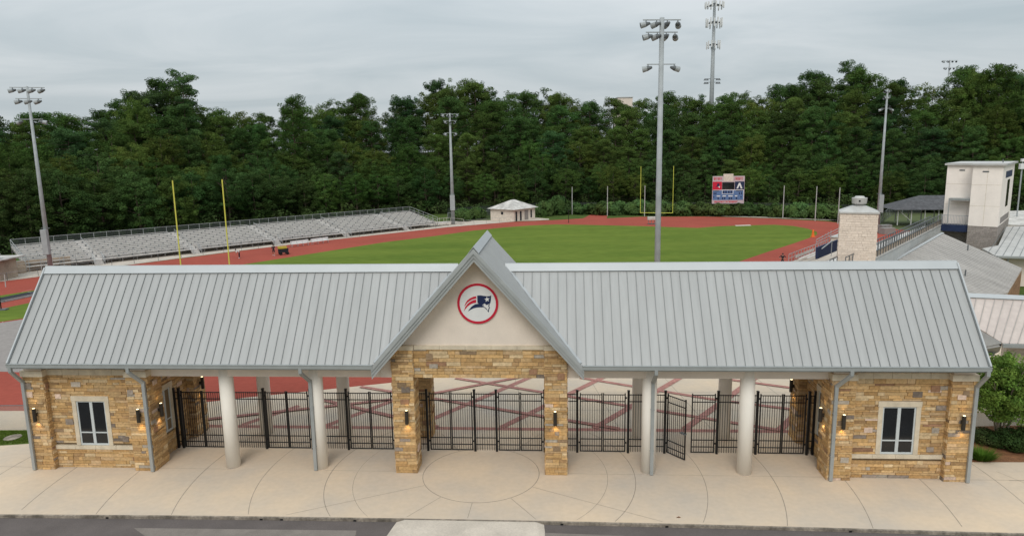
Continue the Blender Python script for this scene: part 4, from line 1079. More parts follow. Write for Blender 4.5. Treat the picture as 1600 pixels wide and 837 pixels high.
person(gp(374.5, 403.5), R_(120), 'person in white and black bending forward on the track behind the near goal post', dict(waist=(0, .10, 1.05), chest=(0, .30, 1.18), neck=(0, .42, 1.26), head=(0, .50, 1.33), top=(0, .55, 1.41), shl=(-.19, .32, 1.2), shr=(.19, .32, 1.2), ell=(-.24, .42, .95), elr=(.24, .42, .95), hal=(-.2, .52, .74), har=(.2, .52, .74), kl=(-.12, .12, .5), kr=(.12, -.05, .5)), ('cloth_lt', 'cloth_dk', 'cloth_dk', 'cloth_lt'))
person(col_at(1222.5, 410, 86.), R_(160), 'person in dark clothes with hands on hips behind the right roof ridge', dict(ell=(-.42, -.05, 1.15), elr=(.42, -.05, 1.15), hal=(-.17, .08, 1.0), har=(.17, .08, 1.0)), ('cloth_dk', 'cloth_dk', 'cloth_dk', 'cloth_dk'))

# ================================================================== HUT beyond the bleachers
q = gp(803, 346.2); HZ = R_(0)
dirl = (gp(762, 347.2)-gp(803, 346.2)); dirr = (gp(836, 341.4)-gp(803, 346.2))
t = thing('field_hut', 'small pale block hut with white hipped roof beyond the bleachers', 'building', q, math.atan2(dirr.y, dirr.x))
Lr = dirr.length; Ll = dirl.length; Hh = 2.6
cs = Vector((math.cos(-t.rotation_euler.z), math.sin(-t.rotation_euler.z))); 
D2 = 6.6
MB().box(0, Lr, 0, D2, 0, Hh).build('wall', MT['limewall'], t)
mb = MB(); e_ = .6; zt = Hh+1.85
P4 = [(-e_, -e_, Hh), (Lr+e_, -e_, Hh), (Lr+e_, D2+e_, Hh), (-e_, D2+e_, Hh)]
c1 = (D2/2, D2/2, zt); c2 = (max(Lr-D2/2, D2/2+.6), D2/2, zt)
mb.add(P4+[c1, c2], [(0, 1, 5, 4), (1, 2, 5), (2, 3, 4, 5), (3, 0, 4), (3, 2, 1, 0)]); mb.build('roof', MT['roof_white'], t)
for x in (.6, 2.2): MB().box(x, x+.55, -.05, .02, .05, 2.1).build('door', MT['cloth_dk'], t)
MB().box(Lr*.78, Lr*.78+.5, -.05, .02, .4, 2.1).build('door', MT['cloth_dk'], t)
MB().box(Lr*.5, Lr*.5+1.3, -.045, .02, .1, 2.2).build('shutter', MT['paver'], t)
MB().box(-.04, .02, D2*.45, D2*.45+.6, 1.4, 2.0).build('window', MT['cloth_dk'], t)
q0 = gp(700, 345); q1 = gp(770, 341)
chain_fence([q0, q1], 1.8, 'chain link fence between the far pole and the hut', m='wire_dk', pm='steel', r=.04)

# ================================================================== HOME STAND, PRESS BOX, RIGHT-HAND BUILDINGS
S0 = 70.  # s coordinate bookkeeping along the axis
c0 = gp(1370, 404, 5.6); c1 = gp(1471, 350.5, 5.6)
s0 = c0.dot(AX); s1 = c1.dot(AX); bb = (c0.dot(BX)+c1.dot(BX))/2
RZA = math.atan2(AX.y, AX.x)
# local frame: x along AX, y towards the field (-BX)
HS = thing('grandstand', 'home grandstand behind the chimney with pale blue back panel and steel railings', 'grandstand', A(s0-9, bb), RZA)
LS = (s1-s0)+9; zt_ = 5.6
MB().box(0, LS, 0, .12, 3.2, zt_).build('back_panel', MT['panelblue'], HS)
mb = MB()
for i in range(int(LS/.45)): mb.box(i*.45, i*.45+.05, -.04, 0, 3.2, zt_-.05)
mb.box(0, LS, -.06, .16, zt_, zt_+.06); mb.build('panel_ribs', MT['roof_lt'], HS)
NR = 12
for i in range(NR):
    y = .3+i*.85; z = zt_-.35-(zt_-1.3)*i/(NR-1)
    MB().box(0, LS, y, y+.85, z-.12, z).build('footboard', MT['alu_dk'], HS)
    if i: MB().box(0, LS, y+.45, y+.75, z+.40, z+.45).build('bench_row', MT['alu'], HS)
mb = MB()
for y, h_ in ((.1, 1.25), (1.2, .95)):
    for i in range(int(LS/1.0)+1): mb.bar((i*1.0, y, zt_-.3), (i*1.0, y, zt_+h_), .06)
    for z in (zt_+h_, zt_+h_*.5): mb.bar((0, y, z), (LS, y, z), .06)
mb.build('back_railing', MT['steel_dk'], HS)
MB().box(0, LS, .14, .20, zt_+.06, zt_+.55).build('rear_bench_back', MT['timber'], HS)
# front (lower) end of the stand seen left of the chimney
f0 = gp(1278, 408, 1.6); f1 = gp(1318, 391, 1.6)
t = thing('stand_front_wall', 'navy wall panel with white pipe rails left of the pale chimney', 'wall', f0, math.atan2((f1-f0).y, (f1-f0).x)); L_ = (f1-f0).length+3
MB().box(-.4, L_, 0, .2, .3, 1.7).build('panel', MT['navy'], t)
mb = MB()
for z in (1.95, 2.3): mb.bar((2, .9, z), (L_, .9, z+.6), .06)
for i in range(6): mb.bar((2+i*1.2, .9, .2), (2+i*1.2, .9, 2.3+i*.12), .05)
mb.bar((-.5, -.5, 1.6), (3.5, -.5, 2.1), .09); mb.bar((3.5, -.5, 2.1), (3.5, -.5, .2), .07); mb.build('rails', MT['rail'], t)
f2 = gp(1232, 410); f3 = gp(1312, 378)
t = thing('track_side_fence', 'grey mesh fence and benches along the near straight of the track', 'fence', f2, math.atan2((f3-f2).y, (f3-f2).x)); L_ = (f3-f2).length
mb = MB()
for i in range(20): mb.bar((L_*i/19, 0, 0), (L_*i/19, 0, 1.1), .06)
mb.bar((0, 0, 1.1), (L_, 0, 1.1), .06); mb.bar((0, 0, .55), (L_, 0, .55), .05); mb.build('rail', MT['rail'], t)
mb = MB()
mb.box(1, 9, -1.2, -.9, .45, .5).box(1, 9, -.6, -.57, .5, .9).box(1, 9, -2.2, -1.9, .6, .65); mb.build('benches', MT['alu'], t)
mb = MB().box(-1, L_, -3.6, -.1, .0, .03); o = mb.build('walk', MT['gravel'], t)
q = gp(1308, 385); t = thing('team_shelter', 'pale boxy shelter end just left of the chimney', 'shelter', q, RZA); MB().box(-1.2, 4, -1, .6, 0, 1.5).build('wall', MT['limewall'], t); MB().box(-1.4, 4.2, -1.2, .8, 1.5, 1.62).build('roof', MT['roof_lt'], t)

# press box
c = gp(1512, 352.5, 5.7); sP = c.dot(AX); bP = c.dot(BX)
# local frame: x along BX (right, towards camera), y along AX (away)
PB = thing('press_box', 'tall pale press box tower with navy balcony on a grey block base', 'building', A(sP, bP), RZA-math.pi/2)
cr_ = gp(1560, 353.7, 5.7); WX = (cr_-c).dot(BX); cf = gp(1579, 339, 5.7); WY = (cf-cr_).dot(AX)
print('press box', WX, WY, c)
ztw = 12.6
# recessed left block
def ublk(x, y, z=0): return (x, y, z)
WL = 2.75; RD = 1.6
mb = MB(); mb.box(0, WX, 0, WY, 5.7, ztw); mb.box(-WL, 0, RD, WY, 5.7, ztw); bod = mb.build('wall', MT['tower'], PB)
mb = MB()
for z in (8.0, 10.4): mb.box(-.003, WX+.003, -.006, -.001, z, z+.03); mb.box(-WL, 0, RD-.006, RD-.001, z, z+.03)
mb.box(WX*.5, WX*.5+.03, -.006, -.001, 5.75, ztw-.3); mb.build('panel_joints', MT['caststone'], PB)
st = MB(); mo = MB()
def gcol():
    k = random.uniform(.85, 1.12); return (.31*k, .275*k, .25*k)
mo.box(.06, WX-.06, .06, WY, 0, 5.69)
veneer(st, (0, .06), (1, 0), WX, 3.0, 5.69, (0, -1), colf=gcol, hh=(.2, .2), ll=(.4, .45), prot=.01, gap=.015)
veneer(st, (WX-.06, 0), (0, 1), WY, 3.0, 5.69, (1, 0), colf=gcol, hh=(.2, .2), ll=(.4, .45), prot=.01, gap=.015)
st.build('block_base', MT['greybrick'], PB); st = MB(); mo.box(-WL+.1, .0, RD+.2, WY, 0, 5.69); veneer(st, (-WL, RD+.2), (1, 0), WL, 3.0, 5.0, (0, -1), colf=gcol, hh=(.2, .2), ll=(.4, .45), prot=.01, gap=.015)
st.build('block_base', MT['greybrick'], PB); mo.build('mortar_core', MT['mortar'], PB)
mb = MB(); mb.box(-WL-.25, WX+.3, RD-.3, WY+.3, ztw+.003, ztw+.22); mb.box(-.1, WX+.3, -.3, RD-.3, ztw+.003, ztw+.22); mb.build('roof', MT['roof_lt'], PB)
MB().tube((WX*.8, WY*.4, ztw+.2), (WX*.8, WY*.4, ztw+.6), .06, n=8).build('vent_pipe', MT['steel_dk'], PB)
mb = MB(); mb.box(-WL-.05, -.02, .35, RD+.02, 4.9, 5.68); bal = mb.build('balcony', MT['navy'], PB)
mb = MB(); mb.bar((-WL, .4, 6.8), (-.02, .4, 6.8), .06)
for i in range(19): x = -WL+i*WL/18; mb.bar((x, .4, 5.68), (x, .4, 6.8), .035)
for i in range(7): y = .4+i*(RD-.4)/6; mb.bar((-WL, y, 5.68), (-WL, y, 6.8), .035)
mb.build('railing', MT['rail'], bal)
mb = MB(); mb.box(-WL*.78, .1, .2, RD, 8.55, 8.72); mb.box(-WL*.78, .1, .15, RD, 8.72, 8.8); mb.bar((-WL*.76, .3, 5.7), (-WL*.76, .3, 8.55), .1); mb.build('canopy', MT['gutter'], PB)
mb = MB(); mb.box(-WL*.5, -WL*.5+.95, RD-.03, RD-.002, 5.7, 7.9); mb.build('door', MT['tower'], PB)
MB().box(WX*.33, WX*.33+.6, -.03, -.002, ztw-.75, ztw-.6).build('vent', MT['steel_dk'], PB); MB().box(-WL*.55, -WL*.55+.55, RD-.03, RD-.002, ztw-.65, ztw-.5).build('vent', MT['steel_dk'], PB)
MB().box(WX+.002, WX+.03, WY*.25, WY*.8, ztw-1.5, ztw-.75).build('window', MT['navy'], PB)
MB().box(WX+.002, WX+.03, WY*.15, WY*.85, 5.9, 6.6).build('window', MT['paver'], PB)
MB().box(WX+.002, WX+.03, WY*.45, WY*.65, 7.6, 10.8).build('window', MT['glass'], PB)
# big weathered shed roof left of the tower
def slabroof(name, label, pts, m, th=.2, seams=None, wall=None, sm='seam', wm='stucco', ridge=None, wallpts=None):
    c_ = Vector((pts[0].x, pts[0].y, 0)); t = thing(name, label, 'building', c_)
    L4 = [p-c_ for p in pts]; n_ = (L4[1]-L4[0]).cross(L4[2]-L4[0]).normalized(); n_ = n_ if n_.z > 0 else -n_
    o = MB().prism(L4, -n_*th).build('roof', MT[m], t)
    if seams:
        (a_, b_), (c2, d2), k = seams; mb = MB()
        for i in range(k+1):
            f_ = i/k; mb.bar((a_-c_).lerp(b_-c_, f_)+n_*.02, (c2-c_).lerp(d2-c_, f_)+n_*.02, .045, .06, up=n_)
        mb.build('roof_seams', MT[sm], o)
    if ridge:
        mb = MB()
        for a_, b_ in ridge: mb.bar(a_-c_+n_*.05, b_-c_+n_*.05, .35, .10, up=n_)
        mb.build('ridge_cap', MT['ridge'], o)
    return t, c_, n_
# plane through peak and eaves
pk = gp(1473, 365, 5.3); lf = gp(1360, 430, 5.2); er = gp(1596, 420, 3.6); e2 = gp(1574, 457, 3.0)
lo = gp(1400, 500, 2.6)
# keep it planar: use a least-squares-like choice from three points
def onplane_ray(x, y, p0, n_):
    d = ray(x, y); t_ = (p0-CP).dot(n_)/d.dot(n_); return CP+d*t_
nn = (er-pk).cross(gp(1396, 409.5, 4.3)-pk).normalized()
PLr = lambda x, y: onplane_ray(x, y, pk, nn)
pts = [PLr(1473, 364.5), PLr(1597, 419), PLr(1575, 456), PLr(1540, 470), PLr(1380, 470), PLr(1310, 458)]
t, c_, n_ = slabroof('field_house', 'wide low building with weathered grey ribbed roof below the tower', pts, 'roof_grey')
mb = MB(); a0, a1, b0_, b1_ = PLr(1473, 364.5), PLr(1597, 419), PLr(1310, 458), PLr(1540, 470)
for i in range(1, 40):
    f_ = i/40; mb.bar(a0.lerp(b0_, f_)-c_+n_*.015, a1.lerp(PLr(1556, 485), f_)-c_+n_*.015, .05, .03, up=n_)
mb.build('roof_ribs', MT['roof_grey'], t)
mb = MB(); mb.bar(a0-c_+n_*.05, b0_-c_+n_*.05, .25, .12, up=n_); mb.build('edge_trim', MT['ridge'], t)
for x, y in ((1512, 391), (1508, 431)):
    q = PLr(x, y)-c_; MB().tube(q, q+Vector((0, 0, .55)), .06, n=8).build('vent_pipe', MT['steel_dk'], t)
mb = MB(); q2 = PLr(1575, 456); q3 = PLr(1597, 419)
mb.prism([Vector((p.x, p.y, 0))-c_ for p in (q2, q3)]+[q3-c_-Vector((0, 0, .25)), q2-c_-Vector((0, 0, .25))], Vector((.3, .3, 0))*-1); mb.build('wall', MT['brownbrick'], t)
# light roof right of the tower
a0 = gp(1573, 354, 5.0); a1 = gp(1680, 352, 5.0); b0_ = gp(1536, 388, 3.8)
nn = (a1-a0).cross(gp(1556, 399.5, 3.4)-a0).normalized(); PL = lambda x, y: onplane_ray(x, y, a0, nn)
pts = [PL(1573, 354), PL(1700, 352), PL(1700, 405), PL(1558, 401), PL(1535, 388), PL(1560, 383)]
t, c_, n_ = slabroof('side_wing', 'building wing with pale standing seam roof at the foot of the tower', pts, 'roof_lt', seams=((PL(1573, 354), PL(1700, 352)), (PL(1540, 400), PL(1700, 405)), 12))
mb = MB(); a_ = PL(1558, 401); b_ = PL(1700, 405); mb.bar(a_-c_, b_-c_, .3, .2); mb.build('gutter', MT['gutter'], t)
mb = MB(); off = Vector((.2, 1.2, 0)); p_, q_ = a_-c_+off, b_-c_+off
mb.prism([Vector((p_.x, p_.y, -.0)), Vector((q_.x, q_.y, 0)), Vector((q_.x, q_.y, q_.z-.1)), Vector((p_.x, p_.y, p_.z-.1))], (0, .3, 0)); mb.build('wall', MT['stucco'], t)
mb = MB(); mb.bar(a_-c_+Vector((1.3, .2, -.2)), a_-c_+Vector((1.3, .2, -3.0)), .16); mb.build('downspout', MT['rail'], t)
# far pale roof behind the tower
q = gp(1640, 352); 
pts = [gp(1560, 330, 5.5), gp(1720, 325, 5.5), gp(1720, 358, 4.2), gp(1560, 350, 4.2)]
t, c_, n_ = slabroof('far_shed', 'long low building with whitish roof behind the tower', pts, 'roof_white')
mb = MB().prism([Vector((p.x, p.y, 0))-c_ for p in (pts[3], pts[2], pts[1], pts[0])], (0, 0, 4.0)); mb.build('wall', MT['stucco'], t)
# near buff roof at the right picture edge
a0 = gp(1516, 463, 6.0); a1 = gp(1700, 470, 6.0)
nn = (a1-a0).cross(gp(1566, 535.5, 4.0)-a0).normalized(); PN = lambda x, y: onplane_ray(x, y, a0, nn)
pts = [PN(1480, 461.5), PN(1700, 471), PN(1700, 539), PN(1567, 536), PN(1500, 494)]
t, c_, n_ = slabroof('ticket_building', 'buff standing seam roofed building at the right edge', pts, 'roof_pink', seams=((PN(1480, 461.5), PN(1700, 471)), (PN(1438, 533), PN(1700, 539)), 22), sm='timber')
# trim seams that overrun the valley: replace by seams clipped to the polygon
for ch in list(t.children):
    for g_ in list(ch.children): bpy.data.objects.remove(g_)
rf = [c for c in t.children if c.name.startswith('roof')][0]
mb = MB()
for i in range(14):
    xt = 1497+i*14.6; yt = 461.5+(xt-1480)*.043; xb = xt-14-i*1.2; yb = 536+(xb-1567)*.02
    if xb < 1567:    # ends on the valley line (1500,494)-(1567,536)
        # intersect
        k_ = (536-494)/(1567-1500)
        lo_, hi_ = 0., 1.
        for _ in range(30):
            m_ = (lo_+hi_)/2; X_ = xt+(xb-xt)*m_; Y_ = yt+(yb-yt)*m_
            if Y_ < 494+(X_-1500)*k_: lo_ = m_
            else: hi_ = m_
        xb, yb = xt+(xb-xt)*lo_, yt+(yb-yt)*lo_
    if yb-yt < 3: continue
    mb.bar(PN(xt, yt)-c_+n_*.02, PN(xb, yb)-c_+n_*.02, .035, .05, up=n_)
mb.build('roof_seams', MT['roof_grey'], rf)
mb = MB(); mb.bar(PN(1480, 461)-c_+n_*.05, PN(1700, 470.5)-c_+n_*.05, .35, .08, up=n_); mb.build('ridge_cap', MT['ridge'], rf)
mb = MB(); a_, b_ = PN(1567, 537), PN(1700, 540); mb.bar(a_-c_-Vector((0, 0, .1)), b_-c_-Vector((0, 0, .1)), .15, .2); mb.build('gutter', MT['gutter'], t)
mb = MB(); z_ = -c_.z; off = Vector((.9, .9, 0)); p_, q_ = a_-c_+off, b_-c_+off
mb.prism([Vector((p_.x, p_.y, 0)), Vector((q_.x, q_.y, 0)), Vector((q_.x, q_.y, q_.z+.3)), Vector((p_.x, p_.y, p_.z+.3))], (0, .4, 0)); mb.build('wall', MT['limewall'], t)
mb = MB(); p2 = p_+Vector((1.2, -.25, 0)); mb.box(p2.x, p2.x+6, p2.y-.3, p2.y, 0, 2.9); mb.build('lower_wall', MT['brownbrick'], t)
mb = MB(); mb.box(p2.x-.1, p2.x+6, p2.y-.36, p2.y+.06, 2.9, 3.1); mb.box(p2.x, p2.x+6, p2.y-.28, p2.y, 3.1, p_.z-.2); mb.build('upper_wall', MT['limewall'], t)
# small lean-to roof tucked into the valley
a0 = gp(1532, 520, 4.8); nn = (gp(1548, 552, 3.7)-a0).cross(gp(1528, 516, 4.9)-a0).normalized()
pts = [PN(1500, 496), PN(1565, 536.5), gp(1562, 545, 3.9), gp(1552, 550, 3.7), gp(1520, 545, 3.9)]
c_ = Vector((pts[0].x, pts[0].y, 0)); t = thing('lean_to_roof', 'small pale ribbed hip roof tucked against the roof end at right', 'roof', c_)
mb = MB(); mb.add([p-c_ for p in pts]+[Vector((p.x, p.y, p.z-.15))-c_ for p in pts], [(0, 1, 2, 3, 4), (9, 8, 7, 6, 5), (1, 6, 7, 2), (2, 7, 8, 3), (3, 8, 9, 4)]); mb.build('roof', MT['roof_lt'], t)
mb = MB()
for i in range(1, 12): f_ = i/12; mb.bar(pts[0].lerp(pts[4], f_)-c_+Vector((0, 0, .05)), pts[1].lerp(pts[3], f_)-c_+Vector((0, 0, .05)), .05, .04)
mb.build('ribs', MT['gutter'], t)
mb = MB(); mb.bar(pts[3]-c_-Vector((0, 0, .12)), pts[4]-c_-Vector((0, 0, .12)), .15, .2); mb.build('gutter', MT['gutter'], t)
mb = MB(); a_ = (pts[3]-c_); mb.box(a_.x-.7, a_.x-.3, a_.y+.4, a_.y+.8, 0, a_.z-.1); mb.build('post', MT['timber'], t)

# chimney
c = gp(1344, 410, 5.0); d = ray(1343, 330); k = 52/d.y; X0 = d.x*k
px2m = 52*1.0/FPX*1.0
CH = thing('chimney', 'pale whitewashed stone chimney with metal cap behind the right roof', 'chimney', Vector((X0-.0, 52, 0)), R_(-24))
hw = 1.30; zc_ = ztop(X0, 52, 334); 
st = MB(); mo = MB()
def wcol():
    k = random.uniform(.93, 1.05); return (.70*k, .60*k, .51*k)
mo.box(-hw+.03, hw-.03, .03, 2.1, 0, zc_); veneer(st, (-hw, .03), (1, 0), 2*hw, 3, zc_, (0, -1), colf=wcol, hh=(.13, .22), ll=(.3, .7), prot=.03)
veneer(st, (hw-.03, .0), (0, 1), 2.1, 3, zc_, (1, 0), colf=wcol, hh=(.13, .22), ll=(.3, .7)); veneer(st, (-hw+.03, .0), (0, 1), 2.1, 3, zc_, (-1, 0), colf=wcol, hh=(.13, .22), ll=(.3, .7))
st.build('stone_shaft', MT['limestone'], CH); mo.build('mortar_core', MT['limewall'], CH)
mb = MB(); e_ = .08; 
mb.box(-hw-e_, hw+e_, -e_, 2.1+e_, zc_, zc_+.12)
b4 = [(-hw-e_, -e_, zc_+.12), (hw+e_, -e_, zc_+.12), (hw+e_, 2.1+e_, zc_+.12), (-hw-e_, 2.1+e_, zc_+.12)]; t4 = [(-.45, .6, zc_+.55), (.45, .6, zc_+.55), (.45, 1.5, zc_+.55), (-.45, 1.5, zc_+.55)]
mb.add(b4+t4, [(0, 1, 5, 4), (1, 2, 6, 5), (2, 3, 7, 6), (3, 0, 4, 7), (4, 5, 6, 7)]); mb.build('cap', MT['roof_lt'], CH)
mb = MB(); mb.tube((0, 1.05, zc_+.5), (0, 1.05, zc_+.7), .35, n=16); mb.tube((0, 1.05, zc_+.7), (0, 1.05, zc_+1.15), .52, .55, n=20); mb.tube((0, 1.05, zc_+1.15), (0, 1.05, zc_+1.28), .40, .3, n=20)
mb.build('vent', MT['roof_lt'], CH); MB().box(-.06, .06, .49, .52, zc_+.88, zc_+1.0).build('vent_hole', MT['cloth_dk'], CH)

# shingle roofed pavilion
a_ = gp(1397, 362, 0); 
q = gp(1402, 352); t = thing('pavilion', 'open sided shelter with dark shingle hipped roof left of the tower', 'pavilion', q, R_(-8))
L_ = 17; D_ = 8; h_ = 3.0
mb = MB(); P4 = [(-.9, -.7, h_), (L_, -.7, h_-.0), (L_, D_, h_), (-.9, D_, h_)]; c1 = (5.2, D_/2, h_+2.4); c2 = (L_-4, D_/2, h_+2.4)
mb.add(P4+[c1, c2], [(0, 1, 5, 4), (1, 2, 5), (2, 3, 4, 5), (3, 0, 4), (3, 2, 1, 0)]); mb.build('roof', MT['tile_roof'], t)
for i in range(6):
    for y in (0, D_-.8): MB().box(i*2.4-.08, i*2.4+.08, y, y+.16, 0, h_).build('post', MT['pole_white'], t)
MB().bar((.1, .1, h_-.1), (2.3, .1, .9), .09).build('brace', MT['pole_white'], t)
q = gp(1383, 366); t = thing('storage_boxes', 'stack of pale crates on the grass beside the pole foot', 'crates', q, .3); MB().box(-.2, 2.2, 0, 1.2, 0, 1.0).build('crate', MT['paver'], t); MB().box(.6, 2.8, 1.3, 2.3, 0, 1.4).build('crate', MT['alu_dk'], t)
q0 = gp(1376, 345); q1 = gp(1396, 332); chain_fence([gp(1372, 352), gp(1394, 336), gp(1440, 333)], 2.0, 'mesh fence behind the pole foot beside the pavilion', m='wire_dk', pm='steel')
# lamp head at the far right edge
d = ray(1597, 262); k = 95/d.y; q = Vector((d.x*k, 95, 0)); zt2 = ztop(q.x, 95, 264); t = thing('camera_pole', 'thin pole with white boxes at the right edge beside the tower', 'pole', q)
MB().tube((0, 0, 0), (0, 0, zt2), .09, n=8).build('pole', MT['steel'], t); MB().box(-.35, .55, -.2, .2, zt2, zt2+.75).build('box', MT['white'], t); MB().box(-.2, .5, -.15, .15, zt2+1.0, zt2+1.4).build('box', MT['white'], t); MB().bar((0, 0, zt2+.7), (0, 0, zt2+1.0), .08).build('bracket', MT['steel'], t)
# black perimeter mesh fence under the far hedges
chain_fence([gp(x, y) for x, y in ((700, 340), (840, 331), (890, 330), (1000, 331), (1120, 331), (1240, 333), (1330, 336))], 2.2, 'dark mesh fence along the foot of the wood beyond the field', sp=4, m='wire_dk', pm='black', r=.05)

# ================================================================== VEGETATION
def leaf_quad(mb, c, n_, s_, col):
    n_ = n_.normalized(); a_ = n_.cross(Vector((random.uniform(-1, 1), random.uniform(-1, 1), random.uniform(-1, 1))))
    if a_.length < .05: a_ = n_.cross(Vector((1, 0, 0)))
    a_ = a_.normalized()*s_; b_ = n_.cross(a_).normalized()*s_*random.uniform(.5, .9)
    mb.add([c-a_, c-b_*.8, c+a_, c+b_], [(0, 1, 2, 3)], col)
def rv(): 
    while True:
        v_ = Vector((random.uniform(-1, 1), random.uniform(-1, 1), random.uniform(-1, 1)))
        if .1 < v_.length < 1: return v_.normalized()
def puff(mb, c, rx, rz, n_, s_, base, jit=.30, fill=.35):
    k = random.uniform(1-jit, 1+jit); cc = (base[0]*k*random.uniform(.9, 1.12), base[1]*k, base[2]*k*random.uniform(.85, 1.1))
    for _ in range(n_):
        d_ = rv(); r = 1-fill*random.random()**1.5
        p = Vector((d_.x*rx*r, d_.y*rx*r, d_.z*rz*r)); 
        if d_.z < -.6 and random.random() < .4: continue
        kk = random.uniform(.78, 1.22)
        nn_ = Vector((d_.x, d_.y, d_.z*.8+.25))+rv()*.55
        leaf_quad(mb, c+p, nn_, s_*random.uniform(.7, 1.25), tuple(x*kk for x in cc))
def limb(mb, p, q, r0, r1, n=6):
    m_ = p.lerp(q, .5)+Vector((0, 0, -.06*(q-p).length))
    mb.tube(p, m_, r0, (r0+r1)/2, n=n, caps=False); mb.tube(m_, q, (r0+r1)/2, r1, n=n, caps=False)
def make_tree(kind, seed):
    """25 m tall model: returns (trunk mesh, crown mesh)"""
    random.seed(seed); Hh = 25.; tk = MB(); cw = MB()
    lean = Vector((random.uniform(-.6, .6), random.uniform(-.6, .6), 0))
    ax = lambda z: lean*(z/Hh)**1.5+Vector((.15*math.sin(z*.4+seed), .15*math.cos(z*.33), z))
    r0 = .34
    zs = [0, 3, 7, 11, 15, 19, 22.5]
    for a_, b_ in zip(zs[:-1], zs[1:]): tk.tube(ax(a_), ax(b_), r0*(1-a_/27), r0*(1-b_/27), n=8, caps=False)
    if kind == 'pine':
        base = random.choice([(.046, .096, .022), (.060, .106, .020), (.040, .086, .027)])
        zb = random.uniform(4, 7); nb = 42
        for i in range(nb):
            f_ = i/(nb-1); z = zb+(Hh-1.2-zb)*f_**.9; rad = 5.0*(math.sin(math.pi*min(1, .22+.70*f_)))**.6*random.uniform(.6, 1.12)+.4
            t_ = i*2.4+random.uniform(-.5, .5); tip = ax(z)+Vector((math.cos(t_)*rad, math.sin(t_)*rad, random.uniform(-.3, 1.0)))
            limb(tk, ax(z), tip, .09, .03, 5)
            for k in range(6):
                w_ = random.uniform(.3, 1.05); c = ax(z).lerp(tip, w_)+Vector((random.uniform(-.8, .8), random.uniform(-.8, .8), random.uniform(-.2, .9)))
                puff(cw, c, random.uniform(.65, 1.1), random.uniform(.55, .95), 90, .145, base)
        [puff(cw, ax(Hh-1.6)+Vector((1.3*math.cos(k), 1.3*math.sin(k), random.uniform(-.4, .5))), 1.1, .9, 130, .145, base) for k in (0, 1.3, 2.5, 3.8, 5)]; puff(cw, ax(Hh-.9), 1.3, 1.0, 170, .145, base)
    elif kind == 'broad':
        base = random.choice([(.052, .102, .019), (.074, .114, .019), (.041, .086, .021)])
        zb = random.uniform(4.5, 6)
        for i in range(16):
            z = random.uniform(zb, 17); t_ = i*2.4; rad = random.uniform(2.5, 4.5); limb(tk, ax(z), ax(z)+Vector((math.cos(t_)*rad, math.sin(t_)*rad, random.uniform(1.5, 4))), .13, .04, 5)
        for i in range(230):
            d_ = rv(); r = random.uniform(.6, 1.); zc3 = 15.6; 
            wob = 1+.22*math.sin(d_.x*5+seed)*math.cos(d_.y*4-seed)
            c = ax(zc3+d_.z*8.2*r*wob)+Vector((d_.x*5.6*r*wob, d_.y*5.6*r*wob, 0)); c.z = min(c.z, Hh-.7)
            puff(cw, c, random.uniform(.6, 1.2), random.uniform(.55, 1.0), 100, .15, base)
    elif kind == 'tier':      # tall open pine with flat tiers and bare gaps
        base = (.044, .088, .027)
        for i in range(15):
            f_ = i/14; z = 10+14*f_; rad = 4.6*(1-.6*f_)*random.uniform(.5, 1.1); t_ = i*2.4
            tip = ax(z)+Vector((math.cos(t_)*rad, math.sin(t_)*rad, random.uniform(.2, 1.2))); limb(tk, ax(z), tip, .10, .03, 5)
            for k in range(4):
                c = ax(z).lerp(tip, random.uniform(.5, 1.05))+Vector((random.uniform(-1, 1), random.uniform(-1, 1), random.uniform(.1, .7)))
                puff(cw, c, random.uniform(.9, 1.6), random.uniform(.55, .9), 170, .15, base)
    elif kind == 'low':       # foliage down to the ground
        base = random.choice([(.055, .104, .019), (.043, .087, .021)])
        for i in range(240):
            d_ = rv(); r = random.uniform(.55, 1.); zc3 = 12.2; wob = 1+.25*math.sin(d_.x*4+seed*2)*math.cos(d_.z*5-seed)
            c = ax(max(1, zc3+d_.z*11.8*r))+Vector((d_.x*6.2*r*wob, d_.y*6.2*r*wob, 0)); c.z = min(c.z, Hh-.7)
            puff(cw, c, random.uniform(.65, 1.4), random.uniform(.6, 1.2), 105, .18, base)
        for i in range(10): z = random.uniform(4, 15); t_ = i*2.4; limb(tk, ax(z), ax(z)+Vector((math.cos(t_)*3.5, math.sin(t_)*3.5, 2)), .12, .04, 5)
    return tk.mesh('trunk', MT['bark'], True), cw.mesh('crown', MT['leaf'])
PROTO = {k: [make_tree(k, s_*13+5) for s_ in range(n_)] for k, n_ in (('pine', 5), ('broad', 5), ('tier', 2), ('low', 3))}
SKY = [(-120, 170), (0, 166), (20, 182), (60, 177), (75, 165), (110, 172), (170, 173), (190, 152), (215, 141), (245, 139), (262, 121), (285, 115), (310, 132), (318, 156), (350, 156), (390, 166), (415, 179), (440, 163), (460, 170), (490, 159), (530, 146), (570, 144), (600, 153), (620, 141), (650, 151), (670, 142), (690, 130), (720, 119), (745, 119), (765, 132), (775, 141), (800, 138), (830, 134), (880, 136), (895, 151), (930, 156), (965, 149), (985, 157), (1010, 150), (1050, 143), (1080, 140), (1110, 152), (1130, 142), (1150, 134), (1180, 140), (1220, 129), (1250, 126), (1262, 111), (1300, 116), (1330, 99), (1350, 105), (1365, 119), (1400, 126), (1420, 146), (1440, 136), (1455, 116), (1480, 106), (1530, 99), (1555, 104), (1580, 98), (1600, 103), (1750, 110)]
def skyline(x):
    for (a_, b_), (c, d) in zip(SKY[:-1], SKY[1:]):
        if a_ <= x <= c: return b_+(d-b_)*(x-a_)/(c-a_)
    return 150
random.seed(11)
